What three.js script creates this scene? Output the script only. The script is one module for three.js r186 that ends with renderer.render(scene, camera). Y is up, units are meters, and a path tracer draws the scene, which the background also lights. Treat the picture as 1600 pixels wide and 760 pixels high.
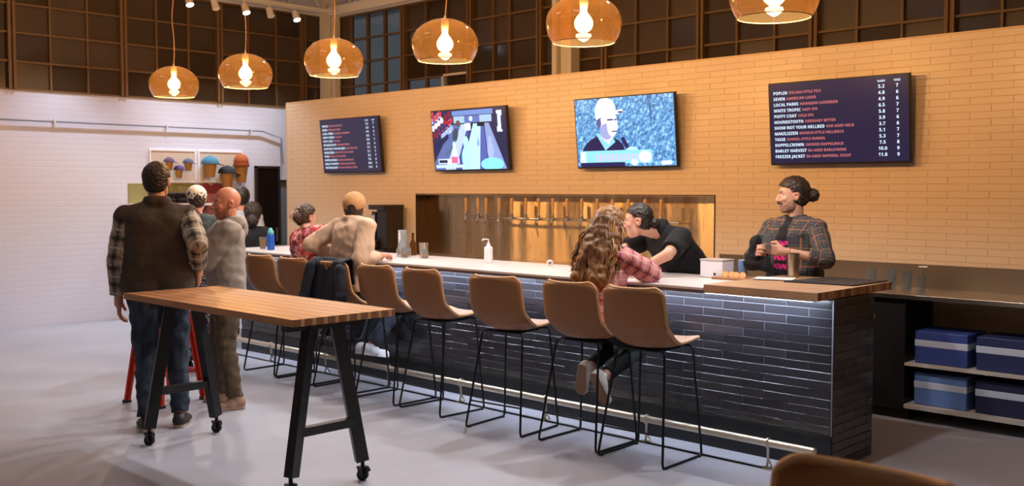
import * as THREE from 'three';
import { mergeGeometries, mergeVertices } from 'three/addons/utils/BufferGeometryUtils.js';
import { RoundedBoxGeometry } from 'three/addons/geometries/RoundedBoxGeometry.js';
import { RectAreaLightUniformsLib } from 'three/addons/lights/RectAreaLightUniformsLib.js';
import { createNoise3D } from 'simplex-noise';

// ------------------------------------------------------------------ camera, sky, exposure
const scene = new THREE.Scene();
const renderer = new THREE.WebGLRenderer({ antialias: true });
renderer.toneMapping = THREE.LinearToneMapping;
renderer.toneMappingExposure = 1.0;
renderer.shadowMap.enabled = true;
RectAreaLightUniformsLib.init();
const camera = new THREE.PerspectiveCamera(27.046, 1600 / 760, 0.1, 120);
camera.position.set(2.864, 1.73, 5.746);
camera.lookAt(2.864 - 0.6963, 1.73 - 0.0537, 5.746 - 0.7157);
camera.focus = 6.6; camera.userData.fStop = 2.8;
scene.background = new THREE.Color(0.19, 0.2, 0.21);      // dusk outside the factory windows

// ------------------------------------------------------------------ helpers
let seedState = 7;
const rnd = () => { seedState = (seedState * 1664525 + 1013904223) >>> 0; return seedState / 4294967296; };
const rr = (a, b) => a + (b - a) * rnd();
const noise3 = createNoise3D(rnd);
const V = (x, y, z) => new THREE.Vector3(x, y, z);
const clamp = (x, a, b) => Math.min(b, Math.max(a, x));
const mix = (a, b, t) => a + (b - a) * t;
const hex = (h) => new THREE.Color(h);
const std = (color, roughness = 0.6, metalness = 0, more = {}) => new THREE.MeshPhysicalMaterial({ color, roughness, metalness, ...more });

const used = new Map();
function numbered(name) { const n = used.get(name) ?? 0; used.set(name, n + 1); return n ? name + '_' + String(n).padStart(3, '0') : name; }
function thing(name, label, category, [x, y, z] = [0, 0, 0], turn = 0, group) {
  const o = new THREE.Group(); o.name = numbered(name); scene.add(o);
  o.position.set(x, y, z); o.rotation.y = turn; o.userData = { label, category };
  if (group) o.userData.group = group;
  return o;
}
function structure(name) { const o = new THREE.Group(); o.name = name; o.userData = { kind: 'structure' }; scene.add(o); return o; }
function fix(g) { g = g.index ? g.toNonIndexed() : g; for (const k of Object.keys(g.attributes)) if (!['position', 'normal', 'uv'].includes(k)) g.deleteAttribute(k); if (!g.attributes.uv) g.setAttribute('uv', new THREE.BufferAttribute(new Float32Array(g.attributes.position.count * 2), 2)); return g; }
function part(name, geos, mat, parent, label) {
  const list = Array.isArray(geos) ? geos : [geos];
  const m = new THREE.Mesh(list.length > 1 ? mergeGeometries(list.map(fix)) : list[0], mat);
  m.name = name; if (label) m.userData.label = label; parent.add(m); return m;
}
const place = (g, x = 0, y = 0, z = 0, rx = 0, ry = 0, rz = 0) => { if (rx) g.rotateX(rx); if (rz) g.rotateZ(rz); if (ry) g.rotateY(ry); g.translate(x, y, z); return g; };
// box from corner to corner, uv in metres
function box(x0, y0, z0, x1, y1, z1) {
  const w = x1 - x0, h = y1 - y0, d = z1 - z0, g = new THREE.BoxGeometry(w, h, d), u = g.attributes.uv;
  const dims = [[d, h], [d, h], [w, d], [w, d], [w, h], [w, h]];
  for (let f = 0; f < 6; f++) for (let i = 0; i < 4; i++) { const k = f * 4 + i; u.setXY(k, u.getX(k) * dims[f][0], u.getY(k) * dims[f][1]); }
  g.translate((x0 + x1) / 2, (y0 + y1) / 2, (z0 + z1) / 2); return g;
}
const rbox = (w, h, d, r, x = 0, y = 0, z = 0, seg = 2) => new RoundedBoxGeometry(w, h, d, seg, r).translate(x, y, z);
const cyl = (r0, r1, h, x = 0, y = 0, z = 0, seg = 20) => new THREE.CylinderGeometry(r1, r0, h, seg).translate(x, y + h / 2, z);
function rod(a, b, r, seg = 10, r2 = r) {
  const d = b.clone().sub(a), L = d.length(), g = new THREE.CylinderGeometry(r2, r, L, seg);
  g.applyQuaternion(new THREE.Quaternion().setFromUnitVectors(V(0, 1, 0), d.normalize())); g.translate((a.x + b.x) / 2, (a.y + b.y) / 2, (a.z + b.z) / 2); return g;
}
function bar(a, b, w, h) {   // square tube between two points
  const d = b.clone().sub(a), L = d.length(), g = new THREE.BoxGeometry(w, L, h);
  g.applyQuaternion(new THREE.Quaternion().setFromUnitVectors(V(0, 1, 0), d.normalize())); g.translate((a.x + b.x) / 2, (a.y + b.y) / 2, (a.z + b.z) / 2); return g;
}
const tube = (pts, r, n = 40, seg = 8, closed = false, tension = 0.5) => new THREE.TubeGeometry(new THREE.CatmullRomCurve3(pts, closed, 'catmullrom', tension), n, r, seg, closed);
function roundedPath(pts, R, n = 5) {   // polyline with filleted corners
  const out = [pts[0]];
  for (let i = 1; i < pts.length - 1; i++) {
    const p = pts[i], a = pts[i - 1].clone().sub(p).normalize(), b = pts[i + 1].clone().sub(p).normalize();
    for (let k = 0; k <= n; k++) { const t = k / n, q0 = p.clone().addScaledVector(a, R), q1 = p.clone().addScaledVector(b, R); out.push(q0.multiplyScalar((1 - t) * (1 - t)).addScaledVector(p, 2 * t * (1 - t)).addScaledVector(q1, t * t)); }
  }
  out.push(pts[pts.length - 1]); return out;
}
class Poly extends THREE.Curve { constructor(p) { super(); this.p = p; this.L = [0]; for (let i = 1; i < p.length; i++) this.L.push(this.L[i - 1] + p[i].distanceTo(p[i - 1])); } getPoint(t) { const s = t * this.L[this.L.length - 1]; let i = 1; while (i < this.L.length - 1 && this.L[i] < s) i++; const a = (s - this.L[i - 1]) / (this.L[i] - this.L[i - 1] || 1); return this.p[i - 1].clone().lerp(this.p[i], a); } getPointAt(t) { return this.getPoint(t); } }
const pipe = (pts, R, r, seg = 8) => { const p = roundedPath(pts, R); return new THREE.TubeGeometry(new Poly(p), p.length * 3, r, seg, false); };
const lathe = (pts, seg = 28) => new THREE.LatheGeometry(pts.map(([r, y]) => new THREE.Vector2(r, y)), seg);

// ------------------------------------------------------------------ textures
function dataTex(n, fn, srgb = true, m = n) {
  const d = new Uint8Array(n * m * 4);
  for (let y = 0; y < m; y++) for (let x = 0; x < n; x++) { const c = fn(x / n, y / m), i = (y * n + x) * 4; d[i] = clamp(c[0], 0, 1) * 255; d[i + 1] = clamp(c[1], 0, 1) * 255; d[i + 2] = clamp(c[2], 0, 1) * 255; d[i + 3] = 255; }
  const t = new THREE.DataTexture(d, n, m); t.magFilter = THREE.LinearFilter; t.wrapS = t.wrapT = THREE.RepeatWrapping; if (srgb) t.colorSpace = THREE.SRGBColorSpace; t.needsUpdate = true; return t;
}
// tiling noise: points on a torus in two noise slices
const tn = (u, v, fu, fv, s = 0) => { const a = u * 6.28318, b = v * 6.28318; return 0.5 * (noise3(Math.cos(a) * fu + s, Math.sin(a) * fu, Math.cos(b) * fv + s) + noise3(Math.sin(b) * fv + s * 2, Math.cos(a) * fu + 7, Math.sin(a) * fu - s)); };
function woodTex(base, dark, s, contrast = 1) {     // grain along u
  return dataTex(256, (u, v) => {
    const w = tn(u, v, 0.35, 2.2, s), g = tn(u, v, 0.5, 26, s + 3), f = tn(u, v, 1.5, 60, s + 9), k = clamp(0.42 + contrast * (0.35 * w + 0.3 * g + 0.2 * f), 0, 1);
    return [0, 1, 2].map((i) => mix(base[i], dark[i], k));
  });
}
const concreteTex = dataTex(512, (u, v) => { const n = 0.5 * tn(u, v, 0.9, 0.9, 1) + 0.3 * tn(u, v, 3, 3, 5) + 0.12 * tn(u, v, 14, 14, 8); const k = 0.655 + 0.04 * n; return [k * 0.985, k * 0.985, k * 1.04]; });
concreteTex.repeat.set(0.25, 0.25);
const plasterBump = dataTex(256, (u, v) => { const row = Math.abs(((v * 14) % 1) - 0.5) > 0.44 ? 0 : 1; const off = Math.floor(v * 14) % 2 * 0.5, col = Math.abs(((u * 4 + off) % 1) - 0.5) > 0.485 ? 0 : 1; const k = 0.6 * Math.min(row, col) + 0.2 + 0.15 * tn(u, v, 8, 8, 3); return [k, k, k]; }, false);
const grainBump = dataTex(256, (u, v) => { const k = 0.5 + 0.35 * tn(u, v, 22, 22, 6) + 0.2 * tn(u, v, 9, 9, 2); return [k, k, k]; }, false);
const brushedTex = dataTex(256, (u, v) => { const k = 0.36 + 0.09 * tn(u, v, 30, 0.4, 3) + 0.05 * tn(u, v, 60, 0.3, 5); return [k, k, k]; }, false);
function canvasTex(w, h, draw) { const c = document.createElement('canvas'); c.width = w; c.height = h; draw(c.getContext('2d'), w, h); const t = new THREE.CanvasTexture(c); t.colorSpace = THREE.SRGBColorSpace; t.magFilter = THREE.LinearFilter; return t; }

// ------------------------------------------------------------------ materials
const M = {
  floor: std(0xffffff, 0.4, 0, { map: concreteTex }),
  whitePaint: std(hex(0xcdd0e2), 0.7, 0, { bumpMap: plasterBump, bumpScale: 0.0015 }),
  ceilingPaint: std(hex(0xcfc6bc), 0.8),
  steelPaint: std(hex(0xdad2c6), 0.5),
  plainWall: std(hex(0x8f877e), 0.85),
  blackPaint: std(hex(0x141316), 0.45),
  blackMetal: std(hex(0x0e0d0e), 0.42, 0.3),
  stainless: std(hex(0xd9bf99), 0.85, 1, { roughnessMap: brushedTex, anisotropy: 0.97, anisotropyRotation: Math.PI / 2 }),
  steel: std(hex(0xc4bdb4), 0.28, 1),
  chrome: std(hex(0xd9d5cf), 0.12, 1),
  brass: std(hex(0xd9c6a4), 0.3, 1),
  rail: std(hex(0xd8cbb4), 0.32, 0.85),
  quartz: std(hex(0xd9d2cf), 0.32),
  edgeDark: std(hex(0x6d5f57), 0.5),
  leather: std(hex(0x8d5c30), 0.5, 0, { bumpMap: grainBump, bumpScale: 0.0008 }),
  leatherEdge: std(hex(0xb98a5c), 0.55),
  sash: std(hex(0x6b4f30), 0.55),
  glass: std(0xe4e8ea, 0.04, 0, { transmission: 0.94, thickness: 0, ior: 1.45 }),
  amberGlass: std(new THREE.Color(0.66, 0.355, 0.11), 0.05, 0, { transmission: 0.983, thickness: 0, ior: 1.5 }),
  whitePlastic: std(hex(0xe9e8ee), 0.4),
  paper: std(hex(0xe4e0e0), 0.9),
};
M.blackTile = [0, 1, 2].map((i) => std(new THREE.Color([0x212025, 0x252429, 0x1d1c20][i]), [0.24, 0.3, 0.27][i], 0, { clearcoat: 0.3, clearcoatRoughness: 0.15 }));
M.blackGrout = std(hex(0x5a5a61), 0.8);
M.creamTile = [0, 1, 2].map((i) => std(new THREE.Color([0xd6bea0, 0xd4bc9d, 0xd8c0a3][i]), [0.32, 0.36, 0.3][i]));
M.creamGrout = std(hex(0xc6ac8a), 0.9);
M.wood = [0, 1, 2, 3].map((i) => std(0xffffff, 0.42, 0, { map: woodTex([[0.78, 0.58, 0.39], [0.73, 0.52, 0.34], [0.81, 0.62, 0.43], [0.69, 0.48, 0.31]][i], [[0.65, 0.44, 0.27], [0.58, 0.38, 0.23], [0.70, 0.49, 0.31], [0.54, 0.34, 0.21]][i], i * 11) }));
M.paleWood = [0, 1, 2, 3].map((i) => std(0xffffff, 0.45, 0, { map: woodTex([[0.80, 0.66, 0.52], [0.75, 0.60, 0.46], [0.83, 0.69, 0.55], [0.72, 0.57, 0.43]][i], [[0.68, 0.53, 0.39], [0.61, 0.46, 0.34], [0.72, 0.56, 0.42], [0.57, 0.43, 0.32]][i], i * 7 + 40) }));
M.woodEnd = [0, 1, 2].map((i) => std(hex([0x9a6a42, 0x7d5030, 0xb58558][i]), 0.6));
// ------------------------------------------------------------------ ceiling light panels above the room (cool white)
const lampCool = new THREE.Color(0.80, 0.89, 1.0), lampWarm = new THREE.Color(1.0, 0.93, 0.86);
function ceilingPanel(x, z, label) {
  const t = thing('ceiling_light', label, 'light', [x, 4.86, z], 0, 'ceiling light panels above the room');
  part('frame', box(-0.62, -0.06, -0.18, 0.62, 0, 0.18), M.steelPaint, t);
  const glow = std(0xffffff, 0.6, 0, { emissive: lampCool, emissiveIntensity: 3 });
  part('diffuser', box(-0.58, -0.068, -0.14, 0.58, -0.06, 0.14), glow, t);
  const l = new THREE.RectAreaLight(lampCool, 3.9, 1.16, 0.28); l.position.set(0, -0.075, 0); l.rotation.x = -Math.PI / 2; t.add(l);
}

// ------------------------------------------------------------------ room shell
const XL = -10.2, XR = 6.2, ZB = -3.7, ZF = 10.5, YC = 4.95, SILL = 2.95, HEAD = 4.36;
{
  const f = structure('floor'); part('slab', box(XL - 0.3, -0.2, ZB - 0.3, XR + 0.3, 0, ZF + 0.3), M.floor, f);
  const c = structure('ceiling'); part('deck', box(XL - 0.3, YC, ZB - 0.3, XR + 0.3, YC + 0.2, ZF + 0.3), M.ceilingPaint, c);
  const wr = structure('wall_right'); part('panel', box(XR, 0, ZB - 0.3, XR + 0.3, YC, ZF + 0.3), M.plainWall, wr);
  const wf = structure('wall_front'); part('panel', box(XL - 0.3, 0, ZF, XR, YC, ZF + 0.3), M.plainWall, wf);
  const wl = structure('wall_left');
  part('lower_wall', box(XL - 0.3, 0, ZB, XL, SILL, ZF), M.whitePaint, wl);
  part('upper_wall', box(XL - 0.3, HEAD, ZB, XL, YC, ZF), M.whitePaint, wl);
  const wb = structure('wall_rear');
  part('lower_wall', box(XL - 0.3, 0, ZB - 0.3, XR, SILL, ZB), M.plainWall, wb);
  part('upper_wall', box(XL - 0.3, HEAD, ZB - 0.3, XR, YC, ZB), M.whitePaint, wb);
}
// steel columns at the corner and between the rear windows
{
  const col = structure('trim_1');
  part('column', [box(XL, 0, ZB, XL + 0.17, YC, ZB + 0.1), box(XL, 0, ZB + 0.12, XL + 0.09, YC, ZB + 0.26), box(XL, 0, ZB + 0.08, XL + 0.05, YC, ZB + 0.14)], M.steelPaint, col);
  const c2 = structure('trim_2');
  part('column', [box(-5.49, SILL - 0.3, ZB, -5.42, YC, ZB + 0.16), box(-5.40, SILL - 0.3, ZB, -5.30, YC, ZB + 0.1), box(-5.28, SILL - 0.3, ZB, -5.18, YC, ZB + 0.16)], M.steelPaint, c2);
}
// factory windows: steel sash bars with single panes
const paneMats = [0x3f3124, 0x443528, 0x392c21, 0x493b2e].map((h, i) => std(hex(h), [0.16, 0.28, 0.2, 0.36][i]));  // opaque browns: the room mirrored in dark glass, put into the pane colour
const paneClear = std(hex(0xc6cacd), 0.06, 0, { transmission: 1, thickness: 0 });
const paneReflection = std(hex(0x3a3532), 0.1);  // reflection toned into a greyer colour, on a smoother pane
function sashWindow(name, horizontal, fixed, edges, heavy, rows, clearTest) {
  const w = structure(name);
  const P = (u, y, o) => horizontal ? [u, y, fixed + o] : [fixed - o, y, u];
  const bx = (u0, y0, u1, y1, o0, o1) => horizontal ? box(u0, y0, fixed + o0, u1, y1, fixed + o1) : box(fixed + o0, y0, u0, fixed + o1, y1, u1);
  for (let i = 0; i < edges.length; i++) { const h = heavy[i] ? 0.045 : 0.012; part(heavy[i] ? 'mullion' : 'glazing_bar', heavy[i] ? [bx(edges[i] - h, rows[0], edges[i] - 0.012, rows[rows.length - 1], -0.08, 0.035), bx(edges[i] + 0.012, rows[0], edges[i] + h, rows[rows.length - 1], -0.08, 0.035), bx(edges[i] - 0.014, rows[0], edges[i] + 0.014, rows[rows.length - 1], -0.08, 0.0)] : bx(edges[i] - h, rows[0], edges[i] + h, rows[rows.length - 1], -0.06, 0.006), M.sash, w); }
  for (let j = 0; j < rows.length; j++) part('transom_bar', bx(edges[0], rows[j] - 0.011, edges[edges.length - 1], rows[j] + 0.011, -0.06, 0.012), M.sash, w);
  for (let i = 0; i + 1 < edges.length; i++) for (let j = 0; j + 1 < rows.length; j++) {
    const k = clearTest(i, j), g = bx(edges[i], rows[j], edges[i + 1], rows[j + 1], -0.034, -0.03);
    const m = part('pane', g, k === 1 ? paneClear : k === 2 ? paneReflection : paneMats[(i * 7 + j * 5 + ((i * j) % 3)) % 4], w);
    const cx = g.boundingBox ?? (g.computeBoundingBox(), g.boundingBox), c = cx.getCenter(V(0, 0, 0)); g.translate(-c.x, -c.y, -c.z); m.position.copy(c);
    if (horizontal) { m.rotation.x = rr(-0.012, 0.012); m.rotation.y = rr(-0.01, 0.01); } else { m.rotation.z = rr(-0.012, 0.012); m.rotation.y = rr(-0.01, 0.01); }
  }
  return w;
}
const rowsY = [SILL, 3.29, 3.64, 3.99, HEAD];
{
  const e = [], h = [];
  for (let i = 0; i <= 22; i++) { e.push(ZB + 0.1 + i * 0.4685); h.push(i % 3 === 1); }
  sashWindow('window_1', false, XL, e, h, rowsY, () => 0);
  part('wall_end', box(XL - 0.3, SILL, e[22], XL, HEAD, ZF), M.whitePaint, scene.getObjectByName('wall_left'));
  const a = [-10.06, -9.76, -9.36, -8.95, -8.5, -8.02, -7.58, -7.11, -6.67, -6.37, -5.83, -5.49];
  sashWindow('window_2', true, ZB, a, [0, 0, 0, 0, 1, 0, 0, 1, 0, 0, 1, 0], rowsY, (i, j) => (i >= 1 && i <= 3 ? 1 : i === 4 || i === 5 ? (j === 0 ? 1 : 0) : i === 7 || i === 8 ? (j === 1 ? 2 : 0) : 0));
  const b = [-5.18]; const hb = [0];
  for (let i = 0; i <= 22; i++) { const x = -4.78 + i * 0.4467; if (x < 5.2) { b.push(x); hb.push(i % 3 === 0); } }
  sashWindow('window_3', true, ZB, b, hb, rowsY, () => 0);
  part('wall_end', box(b[b.length - 1], SILL, ZB - 0.3, XR, HEAD, ZB), M.plainWall, scene.getObjectByName('wall_rear'));
  // frame of an opening vent sash
  const v = scene.getObjectByName('window_2');
  part('vent_frame', [box(-7.66, 3.28, ZB, -7.14, 3.31, ZB + 0.03), box(-7.66, SILL, ZB, -7.63, 3.31, ZB + 0.03)], M.steelPaint, v);
}
// open-web ceiling joists along both window walls
function joist(name, a, b, y0, y1) {
  const j = structure(name), d = b.clone().sub(a), L = d.length(), n = Math.round(L / 0.62), up = V(0, 1, 0);
  const at = (t, y) => a.clone().addScaledVector(d, t).setY(y);
  part('bottom_chord', bar(at(0, y0), at(1, y0), 0.13, 0.07), M.steelPaint, j);
  part('top_chord', bar(at(0, y1), at(1, y1), 0.13, 0.07), M.steelPaint, j);
  for (let i = 0; i < n; i++) { part('web_rod', rod(at(i / n, y0), at((i + 0.5) / n, y1), 0.014, 6), M.steelPaint, j); part('web_rod', rod(at((i + 0.5) / n, y1), at((i + 1) / n, y0), 0.014, 6), M.steelPaint, j); }
}
joist('trim_3', V(-9.95, 0, -3.3), V(-9.95, 0, 9.5), 4.40, 4.86);
joist('trim_4', V(-9.95, 0, -3.42), V(6.0, 0, -3.42), 4.40, 4.86);
for (let i = 0; i < 4; i++) joist('trim_' + (5 + i), V(-6.4 + i * 3.4, 0, -3.2), V(-6.4 + i * 3.4, 0, 10.2), 4.50, 4.88);
let pc = 0;
for (const z of [2.6, 5.6, 8.6]) for (const x of [-7.6, -4.2, -0.8, 2.6]) { pc++; ceilingPanel(x, z, 'slim white ceiling light panel hung under the deck, ' + ['first', 'second', 'third', 'fourth'][(pc - 1) % 4] + ' along its ' + ['row by the bar', 'middle row', 'far row'][Math.floor((pc - 1) / 4)]); }

// ------------------------------------------------------------------ tile helpers
function tileGeo(w, h, t, c) {   // face towards +z, chamfered rim
  const x = w / 2, y = h / 2, a = x - c, b = y - c, pos = [], nor = [];
  const quad = (p, q, r, s) => { const A = V(...p), B = V(...q), C = V(...r), n = B.clone().sub(A).cross(C.clone().sub(A)).normalize(); for (const k of [p, q, r, p, r, s]) { pos.push(...k); nor.push(n.x, n.y, n.z); } };
  const f = [[-a, -b, t], [a, -b, t], [a, b, t], [-a, b, t]], m = [[-x, -y, t - c], [x, -y, t - c], [x, y, t - c], [-x, y, t - c]], k = [[-x, -y, 0], [x, -y, 0], [x, y, 0], [-x, y, 0]];
  quad(...f);
  for (let i = 0; i < 4; i++) { const j = (i + 1) % 4; quad(m[i], m[j], f[j], f[i]); quad(k[i], k[j], m[j], m[i]); }
  const g = new THREE.BufferGeometry(); g.setAttribute('position', new THREE.Float32BufferAttribute(pos, 3)); g.setAttribute('normal', new THREE.Float32BufferAttribute(nor, 3)); g.setAttribute('uv', new THREE.Float32BufferAttribute(new Float32Array(pos.length / 3 * 2), 2)); return g;
}
camera.updateMatrixWorld(); camera.updateProjectionMatrix();
const camPos = camera.position;
// list: {x, y, z, w, turn}; nearest 300 in the picture become single tiles, the rest one joined part
function layTiles(list, h, t, c, mats, tilt, parent, limit = 300) {
  const geos = new Map();
  for (const q of list) { const p = V(q.x, q.y, q.z).project(camera); const inside = Math.abs(p.x) < 0.75 && Math.abs(p.y) < 1.02 ? 0 : 50; q.rank = camPos.distanceTo(V(q.x, q.y, q.z)) + inside + (q.late ?? 0); }
  list.sort((a, b) => a.rank - b.rank);
  const rest = [];
  list.forEach((q, i) => {
    const key = q.w.toFixed(3); if (!geos.has(key)) geos.set(key, tileGeo(q.w, h, t, c));
    const rx = rr(-tilt, tilt), ry = rr(-tilt, tilt) * 0.4, dz = rr(-0.0006, 0.0006), m = mats[Math.floor(rnd() * mats.length)];
    if (i < limit) {
      const o = new THREE.Mesh(geos.get(key), m); o.name = 'tile'; o.position.set(q.x, q.y, q.z); o.rotation.order = 'YXZ'; o.rotation.y = (q.turn ?? 0) + ry; o.rotation.x = rx; o.translateZ(dz); parent.add(o);
    } else { const g = geos.get(key).clone(); g.rotateX(rx); g.rotateY((q.turn ?? 0) + ry); g.translate(q.x, q.y, q.z + dz); rest.push(g); }
  });
  if (rest.length) { const o = part('tile_field', mergeGeometries(rest), mats[0], parent); o.userData.kind = 'stuff'; }
}
// running bond over a rectangle; returns tiles in (u, y)
function bond(u0, u1, y0, rows, pitchU, pitchY, gap, first = 0, keep = () => true) {
  const out = [];
  for (let j = 0; j < rows; j++) {
    const y = y0 + (j + 0.5) * pitchY;
    for (let u = u1 - (((j + first) % 2) ? pitchU / 2 : 0) + (((j + first) % 2) ? pitchU : 0); u > u0; u -= pitchU) {
      const b = Math.min(u, u1), a = Math.max(u - pitchU, u0); if (b - a < 0.02) continue;
      if (keep((a + b) / 2, y, a, b)) out.push({ u: (a + b) / 2, y, w: b - a - gap });
    }
  }
  return out;
}
// ------------------------------------------------------------------ tiled back wall with the steel tap recess
const WZ = -2.2, WX0 = -9.24, WX1 = 2.6, WTOP = 2.91, RX0 = -6.48, RX1 = -2.27, RY0 = 0.95, RY1 = 1.672;
{
  const w = structure('wall_back'), zb = WZ - 0.3, zf = WZ - 0.0022;
  part('core', [box(WX0, 0, zb, RX0, WTOP, zf), box(RX1, 0, zb, WX1, WTOP, zf), box(RX0, 0, zb, RX1, RY0, zf), box(RX0, RY1, zb, RX1, WTOP, zf)], M.creamGrout, w);
  part('wall_cap', box(WX0 - 0.004, WTOP, zb, WX1, WTOP + 0.012, WZ + 0.004), std(hex(0xd6b68c), 0.6), w);
  part('end_trim', box(WX0 - 0.012, 0, zb, WX0, WTOP, WZ + 0.004), std(hex(0xd6b68c), 0.6), w);
  const pY = 0.0545, rows = Math.round((WTOP - 0.893) / pY), y0 = WTOP - rows * pY;
  const list = [];
  for (const q of bond(WX0, WX1, y0, rows, 0.3085, pY, 0.0024)) {
    const a = q.u - q.w / 2, b = q.u + q.w / 2, inRow = q.y > RY0 - 0.02 && q.y < RY1;
    const cut = (p0, p1) => { if (p1 - p0 > 0.015) list.push({ x: (p0 + p1) / 2, y: q.y, z: WZ - 0.006, w: Math.round((p1 - p0) * 1000) / 1000, late: q.y < 1.15 ? 3 : 0 }); };
    if (!inRow || b < RX0 || a > RX1) cut(a, b); else { if (a < RX0) cut(a, RX0 - 0.002); if (b > RX1) cut(RX1 + 0.002, b); }
  }
  layTiles(list, pY - 0.003, 0.0065, 0.0010, M.creamTile, 0.0018, w);
  // recess lined with brushed steel
  const sheet = new THREE.PlaneGeometry(RX1 - RX0, RY1 - RY0, 240, 4), sp = sheet.attributes.position;   // hand-fitted sheet, slightly wavy along its length
  for (let i = 0; i < sp.count; i++) { const x = sp.getX(i), y = sp.getY(i); sp.setZ(i, 0.0042 * Math.sin(x * 7.1 + 0.5 * y) + 0.0016 * Math.sin(x * 17.3 + 1.3 + y) + 0.0007 * Math.sin(x * 31 + 2)); }
  sheet.computeVertexNormals(); sheet.translate((RX0 + RX1) / 2, (RY0 + RY1) / 2, WZ - 0.155);
  part('steel_backsplash', sheet, M.stainless, w);
  part('recess_back', box(RX0, RY0, WZ - 0.19, RX1, RY1, WZ - 0.17), M.steel, w);
  part('recess_edge', [box(RX0 - 0.004, RY1 - 0.008, WZ - 0.17, RX1 + 0.004, RY1, WZ + 0.006), box(RX0 - 0.004, RY0, WZ - 0.17, RX0 + 0.006, RY1, WZ + 0.006), box(RX1 - 0.006, RY0, WZ - 0.17, RX1 + 0.004, RY1, WZ + 0.006)], std(hex(0x4b3c30), 0.4, 0.8), w);
}
// ------------------------------------------------------------------ the bar
const BX0 = -6.8, BX1 = 0;
{
  const t = thing('bar_counter', 'long bar front clad in glossy black running-bond tile', 'bar');
  part('carcass', box(BX0, 0, -0.545, BX1, 1.05, -0.0022), M.blackGrout, t);
  part('baseboard', box(BX0, 0, -0.008, BX1 + 0.002, 0.2, 0.006), M.blackPaint, t);
  part('base_ledge', box(BX0, 0.2, -0.008, BX1 + 0.002, 0.212, 0.010), M.blackPaint, t);
  part('end_trim', box(BX1 - 0.006, 0.212, -0.008, BX1 + 0.0025, 1.05, 0.0015), M.steelPaint.clone(), t).material.color.set(0x77777c);
  const list = [], pY = 0.0555;
  for (const q of bond(BX0, BX1 - 0.008, 0.2145, 15, 0.3085, pY, 0.0048)) list.push({ x: q.u, y: q.y, z: -0.008, w: Math.round(q.w * 1000) / 1000, turn: 0 });
  for (const q of bond(-0.545, 0, 0.0, 19, 0.3085, pY, 0.003, 1)) list.push({ x: BX1, y: q.y, z: q.u, w: Math.round(q.w * 1000) / 1000, turn: Math.PI / 2, late: 1.5 });
  layTiles(list, pY - 0.0046, 0.0085, 0.0010, M.blackTile, 0.02, t);
  // service side shelf below the counter, visible past the end of the bar
  part('service_shelf', box(BX0, 0.86, -0.80, BX1 - 0.1, 0.89, -0.545), M.steel, t);
}
{
  const t = thing('bar_worktop', 'pale stone worktop running along the black tiled bar', 'worktop');
  part('slab', rbox(6.0 + 0.06, 0.018, 0.84, 0.004, -3.83, 1.081, -0.21), M.quartz, t);
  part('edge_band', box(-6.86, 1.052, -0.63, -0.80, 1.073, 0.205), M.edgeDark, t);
}
{
  const t = thing('butcher_block_top', 'thick butcher block top at the near end of the bar', 'worktop');
  const n = 24, z0 = -0.82, z1 = 0.2, w = (z1 - z0) / n;
  for (let i = 0; i < n; i++) {
    const m = part('stave', rbox(0.80, 0.05, w - 0.0006, 0.0014, 0, 0, 0, 1), M.paleWood[(i * 5 + 1) % 4], t); m.position.set(-0.40, 1.0855, z0 + (i + 0.5) * w);
    const u = m.geometry.attributes.uv, p = m.geometry.attributes.position; for (let k = 0; k < p.count; k++) u.setXY(k, p.getX(k) * 0.9 + i * 0.31, (p.getY(k) + p.getZ(k)) * 1.0 + i * 0.137);
    part('end_grain', box(-0.001, 1.0605, z0 + i * w + 0.001, 0.0008, 1.1105, z0 + (i + 1) * w - 0.001), M.woodEnd[(i * 2 + (i % 5 === 0)) % 3], t);
  }
}
// LED strip below the front overhang
{
  const t = thing('led_strip', 'cool white light strip tucked under the bar overhang', 'light');
  part('channel', box(-6.75, 1.046, 0.100, -0.07, 1.052, 0.122), M.steel, t);
  const ledColor = new THREE.Color(0.72, 0.82, 1.0);
  part('led_tape', box(-6.74, 1.043, 0.105, -0.08, 1.0462, 0.117), std(0xffffff, 0.5, 0, { emissive: ledColor, emissiveIntensity: 8 }), t);
  const n = 6, L = 6.66 / n;
  for (let i = 0; i < n; i++) { const l = new THREE.RectAreaLight(ledColor, 420, L, 0.012); l.position.set(-6.74 + (i + 0.5) * L, 1.042, 0.111); l.lookAt(-6.74 + (i + 0.5) * L, 0.9, 0.05); t.add(l); }
}
// foot rail
{
  const t = thing('foot_rail', 'pale metal foot rail along the base of the bar', 'rail');
  part('rail_tube', [new THREE.CylinderGeometry(0.024, 0.024, 6.8, 20).rotateZ(Math.PI / 2).translate(-3.4, 0.158, 0.21), new THREE.SphereGeometry(0.024, 16, 8).scale(0.3, 1, 1).translate(0, 0.158, 0.21)], M.rail, t);
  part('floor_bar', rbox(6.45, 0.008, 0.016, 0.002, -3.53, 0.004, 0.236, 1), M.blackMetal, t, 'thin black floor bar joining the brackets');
  for (let i = 0; i < 8; i++) {
    const x = -0.31 - i * 0.93;
    part('bracket', [cyl(0.028, 0.028, 0.008, x, 0, 0.222, 16), cyl(0.009, 0.009, 0.09, x, 0.05, 0.21, 10), rod(V(x, 0.055, 0.21), V(x, 0.006, 0.222), 0.008, 8), rod(V(x, 0.06, 0.21), V(x, 0.005, 0.165), 0.007, 8), new THREE.TorusGeometry(0.029, 0.006, 8, 20).rotateY(Math.PI / 2).translate(x, 0.158, 0.21)], M.rail, t);
  }
}
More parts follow.
